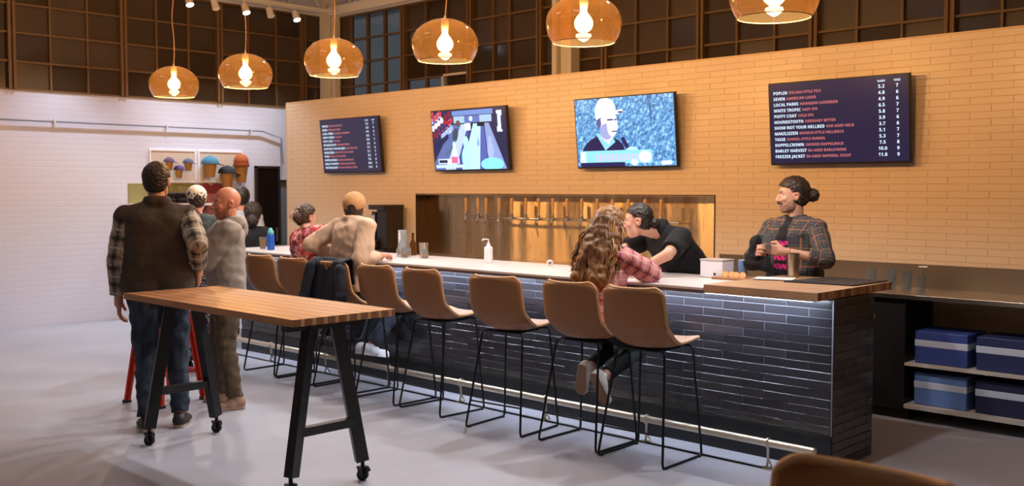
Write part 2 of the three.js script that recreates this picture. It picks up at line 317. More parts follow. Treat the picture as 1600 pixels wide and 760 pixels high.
// back counter
{
  const t = thing('back_counter', 'stainless steel back counter under the tiled wall', 'counter');
  part('counter_top', rbox(10.3, 0.035, 0.60, 0.004, -4.1, 0.9325, -1.895), M.steel, t);
  part('counter_lip', box(RX0 + 0.01, 0.935, -2.36, RX1 - 0.01, 0.952, -2.19), M.steel, t);
  part('splash', box(-2.2, 0.95, -2.192, 1.05, 1.135, -2.172), std(hex(0x8a7a68), 0.4, 0.9), t);
  for (let i = 0; i < 7; i++) { const x = -9.2 + i * 1.28; part('cabinet', rbox(1.26, 0.83, 0.52, 0.006, x + 0.64, 0.497, -1.90), M.blackPaint, t); }
  part('shelf_board', [box(-0.24, 0.42, -2.18, 1.05, 0.44, -1.62), box(-0.24, 0.10, -2.18, 1.05, 0.13, -1.62)], std(hex(0xb8b2ac), 0.5), t);
  part('shelf_post', [box(1.02, 0, -1.66, 1.05, 0.915, -1.62), box(1.02, 0, -2.18, 1.05, 0.915, -2.14)], M.steel, t);
  part('plinth', box(-9.2, 0, -2.16, -0.24, 0.082, -1.70), M.blackPaint, t);
}
for (let i = 0; i < 4; i++) {
  const c = thing('drink_case', ['blue drink case', 'dark blue drink case', 'pale blue drink case', 'navy drink case'][i] + ' on the ' + (i < 2 ? 'upper' : 'lower') + ' shelf under the back counter' + (i % 2 ? ', further from the bar' : ', nearer the bar'), 'case', [0.0 + (i % 2) * 0.44, i < 2 ? 0.44 : 0.13, -1.86], 0, 'cases under the back counter');
  part('carton', rbox(0.38, 0.24, 0.36, 0.008, 0, 0.12, 0), std(hex([0x32468c, 0x222c5c, 0x5d7cb8, 0x1d2446][i]), 0.5), c);
  part('band', rbox(0.384, 0.05, 0.364, 0.004, 0, 0.15, 0), std(hex(0xb9c2d6), 0.5), c);
}
// ------------------------------------------------------------------ beer taps
{
  const t = thing('tap_rail', 'long chrome tap rail with wooden handles in front of the steel recess', 'beer taps', [0, 0, 0]);
  const z = -2.20, y = 1.435;
  part('manifold', new THREE.CylinderGeometry(0.016, 0.016, 2.95, 14).rotateZ(Math.PI / 2).translate(-4.13, y - 0.03, z), M.chrome, t);
  for (const x of [-5.58, -4.13, -2.68]) part('mount', rod(V(x, y - 0.03, z), V(x, y - 0.03, WZ - 0.165), 0.014, 10), M.chrome, t);
  const xs = [-5.57, -5.37, -5.24, -5.035, -4.84, -4.63, -4.44, -4.24, -4.04, -3.84, -3.64, -3.44, -3.24, -3.04, -2.85];
  const tapWood = std(hex(0xd0a06a), 0.45);
  for (const x of xs) {
    const f = part('faucet', [lathe([[0, 0.03], [0.014, 0.03], [0.017, 0.012], [0.017, -0.03], [0.012, -0.04], [0.008, -0.05]], 14).translate(x, y, z + 0.03), rod(V(x, y - 0.02, z + 0.03), V(x, y - 0.035, z), 0.011, 10), tube([V(x, y - 0.03, z + 0.035), V(x, y - 0.055, z + 0.05), V(x, y - 0.10, z + 0.058)], 0.0075, 10, 8)], M.chrome, t);
    part('handle', lathe([[0, 0.165], [0.015, 0.163], [0.018, 0.15], [0.016, 0.06], [0.011, 0.012], [0.009, 0], [0, 0]], 12).translate(x, y + 0.028, z + 0.03), tapWood, f, 'turned wooden tap handle');
  }
}
// ------------------------------------------------------------------ pendant lamps
const bulbColor = new THREE.Color(1.0, 0.95, 0.92);
const PY = 2.855;
function pendant(x, label) {
  const t = thing('pendant_lamp', label, 'lamp', [x, PY, 0.42], 0, 'amber dome pendants over the bar');
  const prof = []; for (let i = 0; i <= 18; i++) { const a = Math.PI / 2 - i / 18 * (Math.PI / 2 + 0.62); const up = a > 0; prof.push([Math.max(0.012, 0.26 * Math.cos(a)), (up ? 0.195 : 0.225) * Math.sin(a)]); }
  const dome = part('dome_shade', lathe(prof, 48), M.amberGlass, t, 'transparent amber dome');
  const last = prof[prof.length - 1]; part('rim', new THREE.TorusGeometry(last[0], 0.0035, 8, 48).rotateX(Math.PI / 2).translate(0, last[1], 0), std(hex(0x9a6230), 0.2), dome);
  const socket = part('socket', [lathe([[0, 0.19], [0.028, 0.188], [0.03, 0.14], [0.022, 0.088], [0, 0.086]], 20), cyl(0.012, 0.006, 0.03, 0, 0.19, 0, 12)], std(hex(0xe0cdb4), 0.4), t);
  const glow = std(0xffffff, 0.4, 0, { emissive: new THREE.Color(1, 0.95, 0.88), emissiveIntensity: 45 });
  part('bulb', lathe([[0, -0.064], [0.03, -0.058], [0.052, -0.038], [0.063, -0.008], [0.06, 0.018], [0.045, 0.045], [0.027, 0.066], [0.02, 0.086], [0, 0.087]], 24), glow, t);
  part('diffuser_lens', lathe([[0, -0.125], [0.018, -0.118], [0.042, -0.1], [0.054, -0.086], [0.048, -0.075], [0, -0.073]], 24), std(hex(0xf4eee6), 0.3, 0, { emissive: new THREE.Color(1, 0.95, 0.9), emissiveIntensity: 7 }), t);
  const w = 0.02; const pts = [V(0, 0.2, 0), V(0.018, 0.34, 0.0), V(0.03, 0.5, 0.01), V(-0.02, 0.72, 0.0), V(0.0, 0.95, -0.01), V(0.012, 1.3, 0), V(0, YC - PY - 0.03, 0)];
  part('cord', tube(pts, 0.0042, 60, 6), std(hex(0xd9a878), 0.6), t);
  part('ceiling_rose', cyl(0.05, 0.05, 0.03, 0, YC - PY - 0.03, 0, 24), M.steelPaint, t);
  const l = new THREE.PointLight(bulbColor, 8.8, 0, 2); l.position.set(0, 0.0, 0); l.shadow.radius = 2; t.add(l);
}
[-7.40, -5.955, -4.50, -3.045, -1.637, -0.19].forEach((x, i) => pendant(x, ['amber dome pendant furthest from the camera above the standing group', 'amber dome pendant second from the far end of the row', 'amber dome pendant in front of the white corner column', 'amber dome pendant above the bowling screen', 'amber dome pendant above the screen showing a capped man', 'amber dome pendant nearest the camera over the butcher block end'][i]));
// track spotlights above the service aisle, aimed at the seats in front of the bar
{
  const tr = thing('light_track', 'white lighting track under the ceiling above the service aisle', 'track', [-3.4, 4.33, -1.15]);
  part('track_bar', box(-3.6, 0, -0.018, 3.6, 0.03, 0.018), M.steelPaint, tr);
  for (const x of [-3.2, -1.1, 1.1, 3.2]) part('hanger', cyl(0.006, 0.006, YC - 4.36, x, 0.03, 0, 8), M.steelPaint, tr);
  for (let i = 0; i < 5; i++) {
    const x = -6.3 + i * 1.5, s = thing('track_spotlight', 'white track spotlight above the service aisle, ' + ['first', 'second', 'third', 'fourth', 'fifth'][i] + ' from the far end of the bar', 'spotlight', [x, 4.33, -1.15], 0, 'track spotlights above the service aisle');
    part('stem', cyl(0.009, 0.009, 0.06, 0, -0.06, 0, 8), M.steelPaint, s);
    const head = part('head', place(lathe([[0, 0.07], [0.04, 0.068], [0.046, 0.05], [0.052, -0.07], [0.05, -0.075], [0.044, -0.06], [0, -0.055]], 20), 0, -0.12, 0.02, -0.5, 0, 0), M.steelPaint, s);
    part('lens', place(new THREE.CylinderGeometry(0.044, 0.044, 0.006, 20).translate(0, -0.071, 0), 0, -0.12, 0.02, -0.5, 0, 0), std(0xffffff, 0.4, 0, { emissive: lampCool, emissiveIntensity: 14 }), head);
    const l = new THREE.SpotLight(new THREE.Color(0.9, 0.94, 1.0), 20, 0, 0.5, 0.6, 2); l.position.set(0, -0.2, 0.066); l.shadow.radius = 2; s.add(l); l.target.position.set(x, 0, 1.5); l.target.updateMatrixWorld();
  }
}
// track lights by the white wall
{
  const tr = thing('light_track', 'white lighting track under the ceiling by the window corner', 'track', [-9.6, 4.33, -1.2]);
  part('track_bar', box(-0.018, 0, -2.1, 0.018, 0.03, 3.6), M.steelPaint, tr);
  for (const z of [-1.9, 0, 1.8, 3.4]) part('hanger', cyl(0.006, 0.006, YC - 4.36, 0, 0.03, z, 8), M.steelPaint, tr);
  const spots = [[-0.94, 1], [-1.78, 1], [-2.6, 1], [-1.32, 0], [-2.17, 0], [0.4, 1], [1.2, 0]];
  spots.forEach(([z, lit], i) => {
    const s = thing('track_spotlight', (lit ? 'lit' : 'unlit') + ' white track spotlight, ' + ['third lit one from the corner', 'second lit one from the corner', 'lit one nearest the corner', 'second unlit one from the corner', 'unlit one nearest the corner', 'fourth lit one from the corner', 'third unlit one from the corner'][i], 'spotlight', [-9.6, 4.33, z], 0, 'track spotlights by the white wall');
    part('stem', cyl(0.009, 0.009, 0.06, 0, -0.06, 0, 8), M.steelPaint, s);
    const head = part('head', place(lathe([[0, 0.07], [0.04, 0.068], [0.046, 0.05], [0.052, -0.07], [0.05, -0.075], [0.044, -0.06], [0, -0.055]], 20), 0.02, -0.12, 0, 0, 0, 0.45), M.steelPaint, s);
    if (lit) {
      part('lens', place(new THREE.CylinderGeometry(0.044, 0.044, 0.006, 20).translate(0, -0.071, 0), 0.02, -0.12, 0, 0, 0, 0.45), std(0xffffff, 0.4, 0, { emissive: lampCool, emissiveIntensity: 14 }), head);
      const l = new THREE.SpotLight(lampCool, 15, 0, 0.75, 0.6, 2); l.position.set(0.058, -0.205, 0); l.shadow.radius = 2; s.add(l); l.target.position.set(-9.3, 0, z + 0.5); l.target.updateMatrixWorld();
    }
  });
}
// ------------------------------------------------------------------ screens
const beers = [['POPLIN', 'ITALIAN-STYLE PILS', '5.2'], ['SEVEN', 'AMERICAN LAGER', '4.8'], ['LOCAL PARKS', 'HAWAIIAN LAGERBIER', '4.9'], ['WHITE TROPIC', 'HAZY IPA', '6.5'], ['PUFFY COAT', 'COLD IPA', '5.8'], ['HOUNDSTOOTH', 'ORDINARY BITTER', '3.9'], ['SHOW NOT YOUR HELLBED', 'OAK AGED HELB', '3.7'], ['MARZLIZZEN', 'MUNICH-STYLE HELLBOCK', '5.1'], ['TASSE', 'DUNKEL-STYLE DUNKEL', '5.3'], ['DOPPELCROWN', 'SMOKED DOPPELBOCK', '7.5'], ['BARLEY HARVEST', 'BA-AGED BARLEYWINE', '10.0'], ['FREEZER JACKET', 'BA-AGED IMPERIAL STOUT', '11.8']];
const menuTex = canvasTex(1024, 576, (c, w, h) => {
  c.fillStyle = '#211c38'; c.fillRect(0, 0, w, h);
  c.textBaseline = 'middle'; c.textAlign = 'left';
  beers.forEach(([n, s, a], i) => {
    const y = 66 + i * 42; let px = 30;
    c.font = 'bold 31px sans-serif'; c.fillStyle = '#d6ecff'; c.fillText(n, px, y); px += c.measureText(n).width + 10;
    c.font = 'bold 27px sans-serif'; c.fillStyle = '#c96f6c'; c.fillText(s, px, y);
    c.font = 'bold 33px sans-serif'; c.fillStyle = '#d6ecff'; c.textAlign = 'center'; c.fillText(a, 842, y); c.fillText(['7', '6', '6', '7', '7', '6', '6', '7', '7', '8', '9', '9'][i], 950, y); c.textAlign = 'left';
  });
  c.font = 'bold 20px sans-serif'; c.fillStyle = '#d6ecff'; c.textAlign = 'center'; c.fillText('%ABV', 842, 30); c.fillText('16OZ', 950, 30);
});
const bowlTex = canvasTex(1024, 576, (c, w, h) => {
  c.fillStyle = '#26264a'; c.fillRect(0, 0, w, h);
  // overhead gantry
  c.fillStyle = '#6f8fd0'; c.fillRect(300, 10, 560, 46); c.fillStyle = '#a9c6ee'; c.fillRect(320, 62, 520, 66); c.fillStyle = '#5f74b8'; c.fillRect(470, 62, 210, 66); c.fillStyle = '#dff4ff'; c.beginPath(); c.arc(560, 92, 24, 0, 7); c.fill();
  // lanes
  const lane = (x0, x1, b0, b1, col) => { c.fillStyle = col; c.beginPath(); c.moveTo(x0, 140); c.lineTo(x1, 140); c.lineTo(b1, h); c.lineTo(b0, h); c.fill(); };
  lane(300, 420, -60, 150, '#5d6ea8'); lane(420, 520, 150, 300, '#bcd0e6'); lane(520, 560, 300, 380, '#4a4fa0'); lane(590, 690, 390, 640, '#bff0fb'); lane(690, 730, 640, 760, '#5a62b0'); lane(740, 800, 770, 1000, '#8f9fd6');
  c.fillStyle = '#10101c'; c.fillRect(640, 128, 100, 40); c.fillStyle = '#e8f6ff'; c.fillRect(470, 132, 80, 70);
  // crowd and banner at left
  const cols = ['#c93a4a', '#e8ecf8', '#2c2f66', '#9fb6e6', '#7a1f30'];
  for (let i = 0; i < 46; i++) { c.fillStyle = cols[i % 5]; c.beginPath(); c.ellipse(10 + (i * 67) % 290, 20 + (i * 41) % 230, 24, 30, 0, 0, 7); c.fill(); }
  c.fillStyle = '#b01e30'; c.fillRect(170, 96, 120, 34); c.fillStyle = '#1d2350'; c.beginPath(); c.moveTo(0, 330); c.lineTo(230, 220); c.lineTo(230, 270); c.lineTo(0, 420); c.fill();
  // bowler
  c.fillStyle = '#3c4a5c'; c.beginPath(); c.ellipse(330, 240, 38, 70, 0.3, 0, 7); c.fill(); c.fillStyle = '#6a4a40'; c.beginPath(); c.arc(378, 130, 30, 0, 7); c.fill(); c.strokeStyle = '#54707a'; c.lineWidth = 26; c.beginPath(); c.moveTo(320, 290); c.lineTo(250, 380); c.lineTo(170, 430); c.stroke();
  // pins and glow in the front
  const pin = (x, y, s, col) => { c.fillStyle = col; c.beginPath(); c.ellipse(x, y, 34 * s, 60 * s, 0, 0, 7); c.fill(); c.beginPath(); c.ellipse(x, y - 75 * s, 18 * s, 32 * s, 0, 0, 7); c.fill(); };
  pin(300, 420, 1.1, '#d9fbff'); pin(470, 470, 2.0, '#b6fbfb'); pin(800, 400, 1.3, '#a7b9f2'); pin(640, 330, 0.5, '#8fa8e8');
  c.fillStyle = '#8ff4fb'; c.beginPath(); c.ellipse(810, 530, 150, 60, 0, 0, 7); c.fill();
  c.fillStyle = '#dff2ff'; c.fillRect(905, 30, 70, 200); c.fillStyle = '#262a58'; c.fillRect(890, 60, 28, 120); c.fillRect(960, 80, 30, 130);
  c.fillStyle = '#e8f4ff'; c.fillRect(60, 470, 300, 50); c.fillStyle = '#22244a'; c.fillRect(70, 480, 120, 30); c.fillStyle = '#f06a9a'; c.fillRect(250, 450, 90, 64);
  c.fillStyle = '#c9e4ff'; c.fillRect(20, 528, 420, 30);
});
const golfTex = canvasTex(1024, 576, (c, w, h) => {
  c.fillStyle = '#5f9ad0'; c.fillRect(0, 0, w, h);
  for (let i = 0; i < 2600; i++) { const x = (i * 379.7) % w, y = (i * 211.3 + (i * i) % 97) % h, k = (i * 73) % 100 / 100; c.fillStyle = ['#3f78b4', '#8fc6ee', '#2f5c94', '#b4def6', '#5590c8'][i % 5]; c.globalAlpha = 0.35 + 0.4 * k; c.beginPath(); c.ellipse(x, y, 6 + 12 * k, 4 + 8 * k, k * 6, 0, 7); c.fill(); }
  c.globalAlpha = 1; c.strokeStyle = '#2b4c80'; c.lineWidth = 8; c.beginPath(); c.moveTo(800, 0); c.lineTo(790, 250); c.moveTo(770, 0); c.lineTo(800, 200); c.stroke();
  // shoulders, collar
  c.fillStyle = '#241f4a'; c.beginPath(); c.moveTo(40, 470); c.bezierCurveTo(90, 360, 180, 330, 250, 310); c.lineTo(420, 340); c.bezierCurveTo(500, 370, 520, 430, 520, 480); c.fill();
  c.fillStyle = '#8fd6e6'; c.beginPath(); c.moveTo(210, 290); c.lineTo(310, 440); c.lineTo(420, 370); c.lineTo(390, 320); c.fill();
  // face and neck
  c.fillStyle = '#e4dcf2'; c.beginPath(); c.moveTo(270, 200); c.lineTo(270, 330); c.lineTo(350, 390); c.lineTo(390, 330); c.fill();
  c.fillStyle = '#f2ecfa'; c.beginPath(); c.ellipse(360, 220, 92, 122, 0.08, 0, 7); c.fill(); c.fillStyle = '#9fa4d4'; c.beginPath(); c.ellipse(330, 280, 70, 66, 0.3, 0, 7); c.fill(); c.fillStyle = '#f2ecfa'; c.beginPath(); c.ellipse(395, 235, 55, 90, 0.05, 0, 7); c.fill();
  c.fillStyle = '#3c3a6a'; c.fillRect(345, 176, 62, 13); c.fillRect(420, 178, 26, 12); c.fillRect(390, 276, 56, 10); c.fillStyle = '#5d5a94'; c.beginPath(); c.ellipse(255, 205, 24, 42, 0, 0, 7); c.fill();
  // cap
  c.fillStyle = '#fbfff4'; c.beginPath(); c.moveTo(220, 160); c.bezierCurveTo(200, 20, 300, -20, 350, 0); c.bezierCurveTo(420, 10, 440, 60, 440, 110); c.lineTo(510, 96); c.bezierCurveTo(520, 120, 500, 134, 450, 140); c.bezierCurveTo(360, 130, 290, 150, 230, 180); c.fill(); c.fillStyle = '#33305c'; c.fillRect(462, 116, 44, 14);
  // microphone
  c.strokeStyle = '#26245a'; c.lineWidth = 40; c.lineCap = 'round'; c.beginPath(); c.moveTo(500, 350); c.lineTo(550, 430); c.stroke(); c.fillStyle = '#bfe6ee'; c.beginPath(); c.ellipse(590, 440, 60, 26, 0, 0, 7); c.fill();
  // caption band
  c.fillStyle = '#8fdcf4'; c.fillRect(30, 440, 760, 110); c.fillStyle = '#e6f2ff'; c.fillRect(30, 450, 60, 90); c.fillStyle = '#c8c8f0'; for (let i = 0; i < 12; i++) c.fillRect(200 + i * 42, 470, 30, 60); c.fillStyle = '#241f52'; c.fillRect(30, 540, 480, 36); c.fillStyle = '#f4fff4'; c.beginPath(); c.ellipse(720, 500, 64, 50, 0, 0, 7); c.fill(); c.beginPath(); c.ellipse(610, 545, 36, 26, 0, 0, 7); c.fill(); c.fillRect(880, 536, 100, 30);
});
function screen(x, tex, label, glow, light) {
  const t = thing('television', label, 'television', [x, 2.285, -2.13], 0, 'screens on the tiled wall');
  const tilt = new THREE.Euler(0.10, 0, 0), W = 1.225, H = 0.70;
  const rot = (g) => g.rotateX(0.10);
  part('wall_bracket', [box(-0.2, -0.12, -0.064, 0.2, 0.12, -0.052), box(-0.05, -0.1, -0.06, 0.05, 0.1, 0.0)], M.blackMetal, t);
  part('case', rot(rbox(W, H, 0.045, 0.006, 0, 0, 0.03)), std(hex(0x0b0a0d), 0.35), t);
  const g = rot(new THREE.PlaneGeometry(W - 0.024, H - 0.028).translate(0, 0.003, 0.0532));
  part('screen', g, std(0x050505, 0.25, 0, { emissive: 0xffffff, emissiveMap: tex, emissiveIntensity: glow }), t);
  const l = new THREE.RectAreaLight(light[0], light[1], W - 0.04, H - 0.04); l.position.set(0, -0.003, 0.062); l.lookAt(0, -0.1005, 1.062); t.add(l);
}
screen(-7.63, menuTex, 'dark menu screen on the far end of the tiled wall', 1.35, [new THREE.Color(0.7, 0.8, 1), 0.12]);
screen(-5.425, bowlTex, 'screen showing a bowling alley above the taps', 1.3, [new THREE.Color(0.7, 0.8, 1), 0.4]);
screen(-3.235, golfTex, 'screen showing a man in a white cap', 1.3, [new THREE.Color(0.65, 0.82, 1), 0.6]);
screen(-1.04, menuTex, 'dark menu screen above the flannel-shirted bartender', 1.35, [new THREE.Color(0.7, 0.8, 1), 0.12]);

// ------------------------------------------------------------------ bar stools
function shellGeo() {
  const prof = new THREE.CatmullRomCurve3([V(0, 1.105, -0.262), V(0, 1.03, -0.25), V(0, 0.92, -0.232), V(0, 0.82, -0.208), V(0, 0.752, -0.155), V(0, 0.727, -0.06), V(0, 0.733, 0.06), V(0, 0.752, 0.17), V(0, 0.757, 0.225), V(0, 0.735, 0.262)]);
  const nv = 44, nu = 22, L = prof.getLength(), top = [], P = [];
  for (let j = 0; j <= nv; j++) {
    const t = j / nv, p = prof.getPointAt(t), tan = prof.getTangentAt(t), n = V(0, -tan.z, tan.y).multiplyScalar(-1); // towards the sitter
    if (n.z < 0 && t < 0.4) n.negate(); if (t >= 0.4 && n.y < 0) n.negate();
    const s = t * L, e = (L - s); let hw = t < 0.45 ? mix(0.222, 0.238, t / 0.45) : mix(0.238, 0.212, (t - 0.45) / 0.55);
    const R = 0.05, r2 = 0.09; if (s < R) hw -= R - Math.sqrt(Math.max(0, R * R - (R - s) ** 2)); if (e < r2) hw -= r2 - Math.sqrt(Math.max(0, r2 * r2 - (r2 - e) ** 2));
    const wrap = t < 0.3 ? 0.045 : t < 0.62 ? mix(0.045, 0.035, (t - 0.3) / 0.32) + 0.03 * Math.sin((t - 0.3) / 0.32 * Math.PI) : mix(0.035, 0.012, (t - 0.62) / 0.38);
    for (let i = 0; i <= nu; i++) { const u = i / nu * 2 - 1, k = Math.pow(Math.abs(u), 2.6); P.push({ p: V(u * hw, p.y, p.z).addScaledVector(n, wrap * k), n: n.clone() }); }
  }
  const pos = [], idx = [], uv = [], W = nu + 1, th = 0.011;
  for (const side of [1, -1]) P.forEach((q, k) => { const a = q.p.clone().addScaledVector(q.n, side * th); pos.push(a.x, a.y, a.z); uv.push((k % W) / nu * 0.46, Math.floor(k / W) / nv * 0.9); });
  const N = P.length, at = (j, i, s) => s * N + j * W + i;
  for (let j = 0; j < nv; j++) for (let i = 0; i < nu; i++) { idx.push(at(j, i, 0), at(j + 1, i, 0), at(j, i + 1, 0), at(j, i + 1, 0), at(j + 1, i, 0), at(j + 1, i + 1, 0)); idx.push(at(j, i, 1), at(j, i + 1, 1), at(j + 1, i, 1), at(j, i + 1, 1), at(j + 1, i + 1, 1), at(j + 1, i, 1)); }
  const loop = []; for (let i = 0; i <= nu; i++) loop.push([0, i]); for (let j = 1; j <= nv; j++) loop.push([j, nu]); for (let i = nu - 1; i >= 0; i--) loop.push([nv, i]); for (let j = nv - 1; j >= 1; j--) loop.push([j, 0]);
  loop.forEach((a, k) => { const b = loop[(k + 1) % loop.length]; idx.push(at(...a, 0), at(...b, 0), at(...a, 1), at(...b, 0), at(...b, 1), at(...a, 1)); });
  const g = new THREE.BufferGeometry(); g.setAttribute('position', new THREE.Float32BufferAttribute(pos, 3)); g.setAttribute('uv', new THREE.Float32BufferAttribute(uv, 2)); g.setIndex(idx); g.computeVertexNormals();
  const edge = loop.filter((_, k) => k % 2 === 0).map(([j, i]) => P[j * W + i].p.clone());
  return { g, piping: new THREE.TubeGeometry(new THREE.CatmullRomCurve3(edge, true), 150, 0.0125, 6, true) };
}
const shell = shellGeo();
function makeStool(label, pos, turn) {
  const t = thing('bar_stool', label, 'stool', pos, turn, 'brown leather bar stools');
  const s = part('seat_shell', shell.g, M.leather, t, 'moulded brown leather seat and back');
  part('edge_piping', shell.piping, M.leatherEdge, s);
  for (const k of [-1, 1]) part('sled_leg', pipe([V(0.10 * k, 0.712, -0.10), V(0.18 * k, 0.706, -0.125), V(0.248 * k, 0.0085, -0.24), V(0.248 * k, 0.0085, 0.215), V(0.2 * k, 0.722, 0.17), V(0.10 * k, 0.718, 0.15)], 0.024, 0.0082), M.blackMetal, t);
  part('stretcher', rod(V(-0.23, 0.20, -0.207), V(0.23, 0.20, -0.207), 0.0065, 8), M.blackMetal, t);
  part('under_plate', rbox(0.24, 0.012, 0.28, 0.004, 0, 0.706, 0.02), M.blackMetal, t);
  for (const k of [-1, 1]) for (const z of [-0.205, 0.19]) part('glide', rbox(0.022, 0.006, 0.03, 0.002, 0.245 * k, 0.003, z), M.blackPaint, t);
  return t;
}
const stoolSpots = [[-1.0, 0.455, 0.04], [-1.535, 0.44, 0.02], [-2.2, 0.50, 0.11], [-3.02, 0.45, -0.03], [-3.60, 0.44, 0.0], [-4.215, 0.43, 0.0], [-4.80, 0.43, 0.02], [-5.36, 0.42, 0.03]];
const stoolLabels = ['empty brown leather bar stool nearest the butcher block end', 'brown leather bar stool that the long-haired woman in pink plaid sits on', 'empty brown leather bar stool right beside the woman in pink plaid, further along', 'empty brown leather bar stool between two other empty ones at mid bar', 'empty brown leather bar stool beside the man in the beige sweater', 'bar stool with a navy jacket hung over its back', 'brown leather bar stool that the woman in floral red sits on', 'empty brown leather bar stool behind the bald man, furthest along the bar'];
stoolSpots.forEach(([x, z, r], i) => makeStool(stoolLabels[i], [x, 0, z + 0.03], Math.PI + r));
makeStool('blurred brown leather stool back in the foreground corner', [1.91, 0, 3.86], 0.0);

// ------------------------------------------------------------------ high table
{
  const t = thing('high_table', 'high butcher block table on black A-frame legs with casters', 'table');
  const x0 = -3.72, x1 = -1.71, z0 = 2.02, z1 = 2.72, n = 28, w = (z1 - z0) / n, top = 1.03, th = 0.04;
  for (let i = 0; i < n; i++) {
    const m = part('stave', rbox(x1 - x0, th, w - 0.0005, 0.0012, 0, 0, 0, 1), M.wood[(i * 3 + (i % 4 === 0)) % 4], t); m.position.set((x0 + x1) / 2, top - th / 2, z0 + (i + 0.5) * w);
    const u = m.geometry.attributes.uv, p = m.geometry.attributes.position; for (let k = 0; k < p.count; k++) u.setXY(k, p.getX(k) * 0.7 + i * 0.37, (p.getY(k) + p.getZ(k)) * 1.0 + i * 0.171);
    part('end_grain', box(x1 - 0.001, top - th + 0.0005, z0 + i * w + 0.0008, x1 + 0.0008, top - 0.0008, z0 + (i + 1) * w - 0.0008), M.woodEnd[(i * 2 + (i % 3 === 0)) % 3], t);
  }
  for (const [x, s] of [[-1.93, 1], [-3.56, -1]]) {
    const zc = 2.37;
    const fr = part('a_frame', [bar(V(x, top - th - 0.02, zc - 0.09), V(x + 0.03 * s, 0.12, zc - 0.245), 0.055, 0.075), bar(V(x, top - th - 0.02, zc + 0.09), V(x + 0.03 * s, 0.12, zc + 0.245), 0.055, 0.075), box(x - 0.03, top - th - 0.055, zc - 0.26, x + 0.03, top - th, zc + 0.26), bar(V(x + 0.02 * s, 0.36, zc - 0.20), V(x + 0.02 * s, 0.36, zc + 0.20), 0.05, 0.05)], M.blackPaint, t, 'black timber A-frame');
    for (const k of [-1, 1]) {
      const zz = zc + 0.25 * k, xx = x + 0.03 * s;
      part('caster', [new THREE.CylinderGeometry(0.034, 0.034, 0.026, 20).rotateX(Math.PI / 2).rotateY(0.6).translate(xx, 0.034, zz), box(xx - 0.022, 0.03, zz - 0.022, xx + 0.022, 0.075, zz - 0.016), box(xx - 0.022, 0.03, zz + 0.016, xx + 0.022, 0.075, zz + 0.022), box(xx - 0.026, 0.07, zz - 0.026, xx + 0.026, 0.085, zz + 0.026), cyl(0.012, 0.012, 0.05, xx, 0.08, zz, 10), bar(V(xx + 0.02, 0.06, zz), V(xx + 0.06, 0.075, zz), 0.02, 0.02)], M.blackMetal, fr);
    }
  }
}
// ------------------------------------------------------------------ red stool behind the table, plastic bag
{
  const red = std(hex(0xc8321c), 0.4, 0.2);
  const t = thing('metal_stool', 'orange-red metal stool standing behind the man in the vest', 'stool', [-4.86, 0, 1.86], 0.2);
  part('seat', [rbox(0.31, 0.03, 0.31, 0.012, 0, 0.745, 0), rbox(0.33, 0.02, 0.33, 0.008, 0, 0.728, 0)], red, t);
  for (const a of [-1, 1]) for (const b of [-1, 1]) { part('leg', [bar(V(0.13 * a, 0.73, 0.13 * b), V(0.21 * a, 0.012, 0.21 * b), 0.05, 0.022), bar(V(0.13 * a, 0.73, 0.13 * b), V(0.21 * a, 0.012, 0.21 * b), 0.022, 0.05)], red, t); part('foot_cap', rbox(0.055, 0.024, 0.055, 0.006, 0.211 * a, 0.012, 0.211 * b), M.blackPaint, t); }
  for (const [a, b] of [[1, 0], [-1, 0]]) part('brace', bar(V(0.183 * a, 0.25, -0.18), V(0.183 * a, 0.25, 0.18), 0.018, 0.018), red, t);
  for (const b of [-1, 1]) part('brace', bar(V(-0.183, 0.25, 0.183 * b), V(0.183, 0.25, 0.183 * b), 0.018, 0.018), red, t);
}
// ------------------------------------------------------------------ left wall: pegboards, caps, shirts, door, conduit
{
  const t = thing('conduit', 'thin conduit bending down the white wall above the dark door', 'pipe');
  part('pipe', pipe([V(-10.16, 2.57, 6.0), V(-10.16, 2.575, -2.70), V(-10.16, 2.10, -2.73)], 0.09, 0.011, 8), std(hex(0x85838c), 0.6), t);
  for (const z of [0.6, -0.9, -2.2]) part('clip', box(-10.198, 2.55, z - 0.012, -10.15, 2.60, z + 0.012), M.steelPaint, t);
}
const pegTex = dataTex(256, (u, v) => { const a = ((u * 8) % 1) - 0.5, b = ((v * 8) % 1) - 0.5; const hole = a * a + b * b < 0.018; const k = hole ? 0.42 : 0.80 + 0.03 * tn(u, v, 6, 6, 2); return [k, k * 0.93, k * 0.86]; });
pegTex.repeat.set(4, 4);
const pegMat = std(0xffffff, 0.8, 0, { map: pegTex });
for (const [i, z0, z1] of [[0, -1.31, -0.67], [1, -2.045, -1.385]]) {
  const t = thing('pegboard', i ? 'beige pegboard with caps beside the dark door' : 'beige pegboard with caps behind the man in the vest', 'display board', [-10.2, 1.835, (z0 + z1) / 2]);
  const d = (z1 - z0) / 2;
  part('board', box(0, 0, -d, 0.018, 0.41, d), pegMat, t);
  part('frame', [box(0, -0.02, -d - 0.02, 0.026, 0, d + 0.02), box(0, 0.41, -d - 0.02, 0.026, 0.43, d + 0.02), box(0, 0, -d - 0.02, 0.026, 0.41, -d), box(0, 0, d, 0.026, 0.41, d + 0.02)], M.whitePlastic, t);
}
const holderMat = std(hex(0xa87a3e), 0.7);
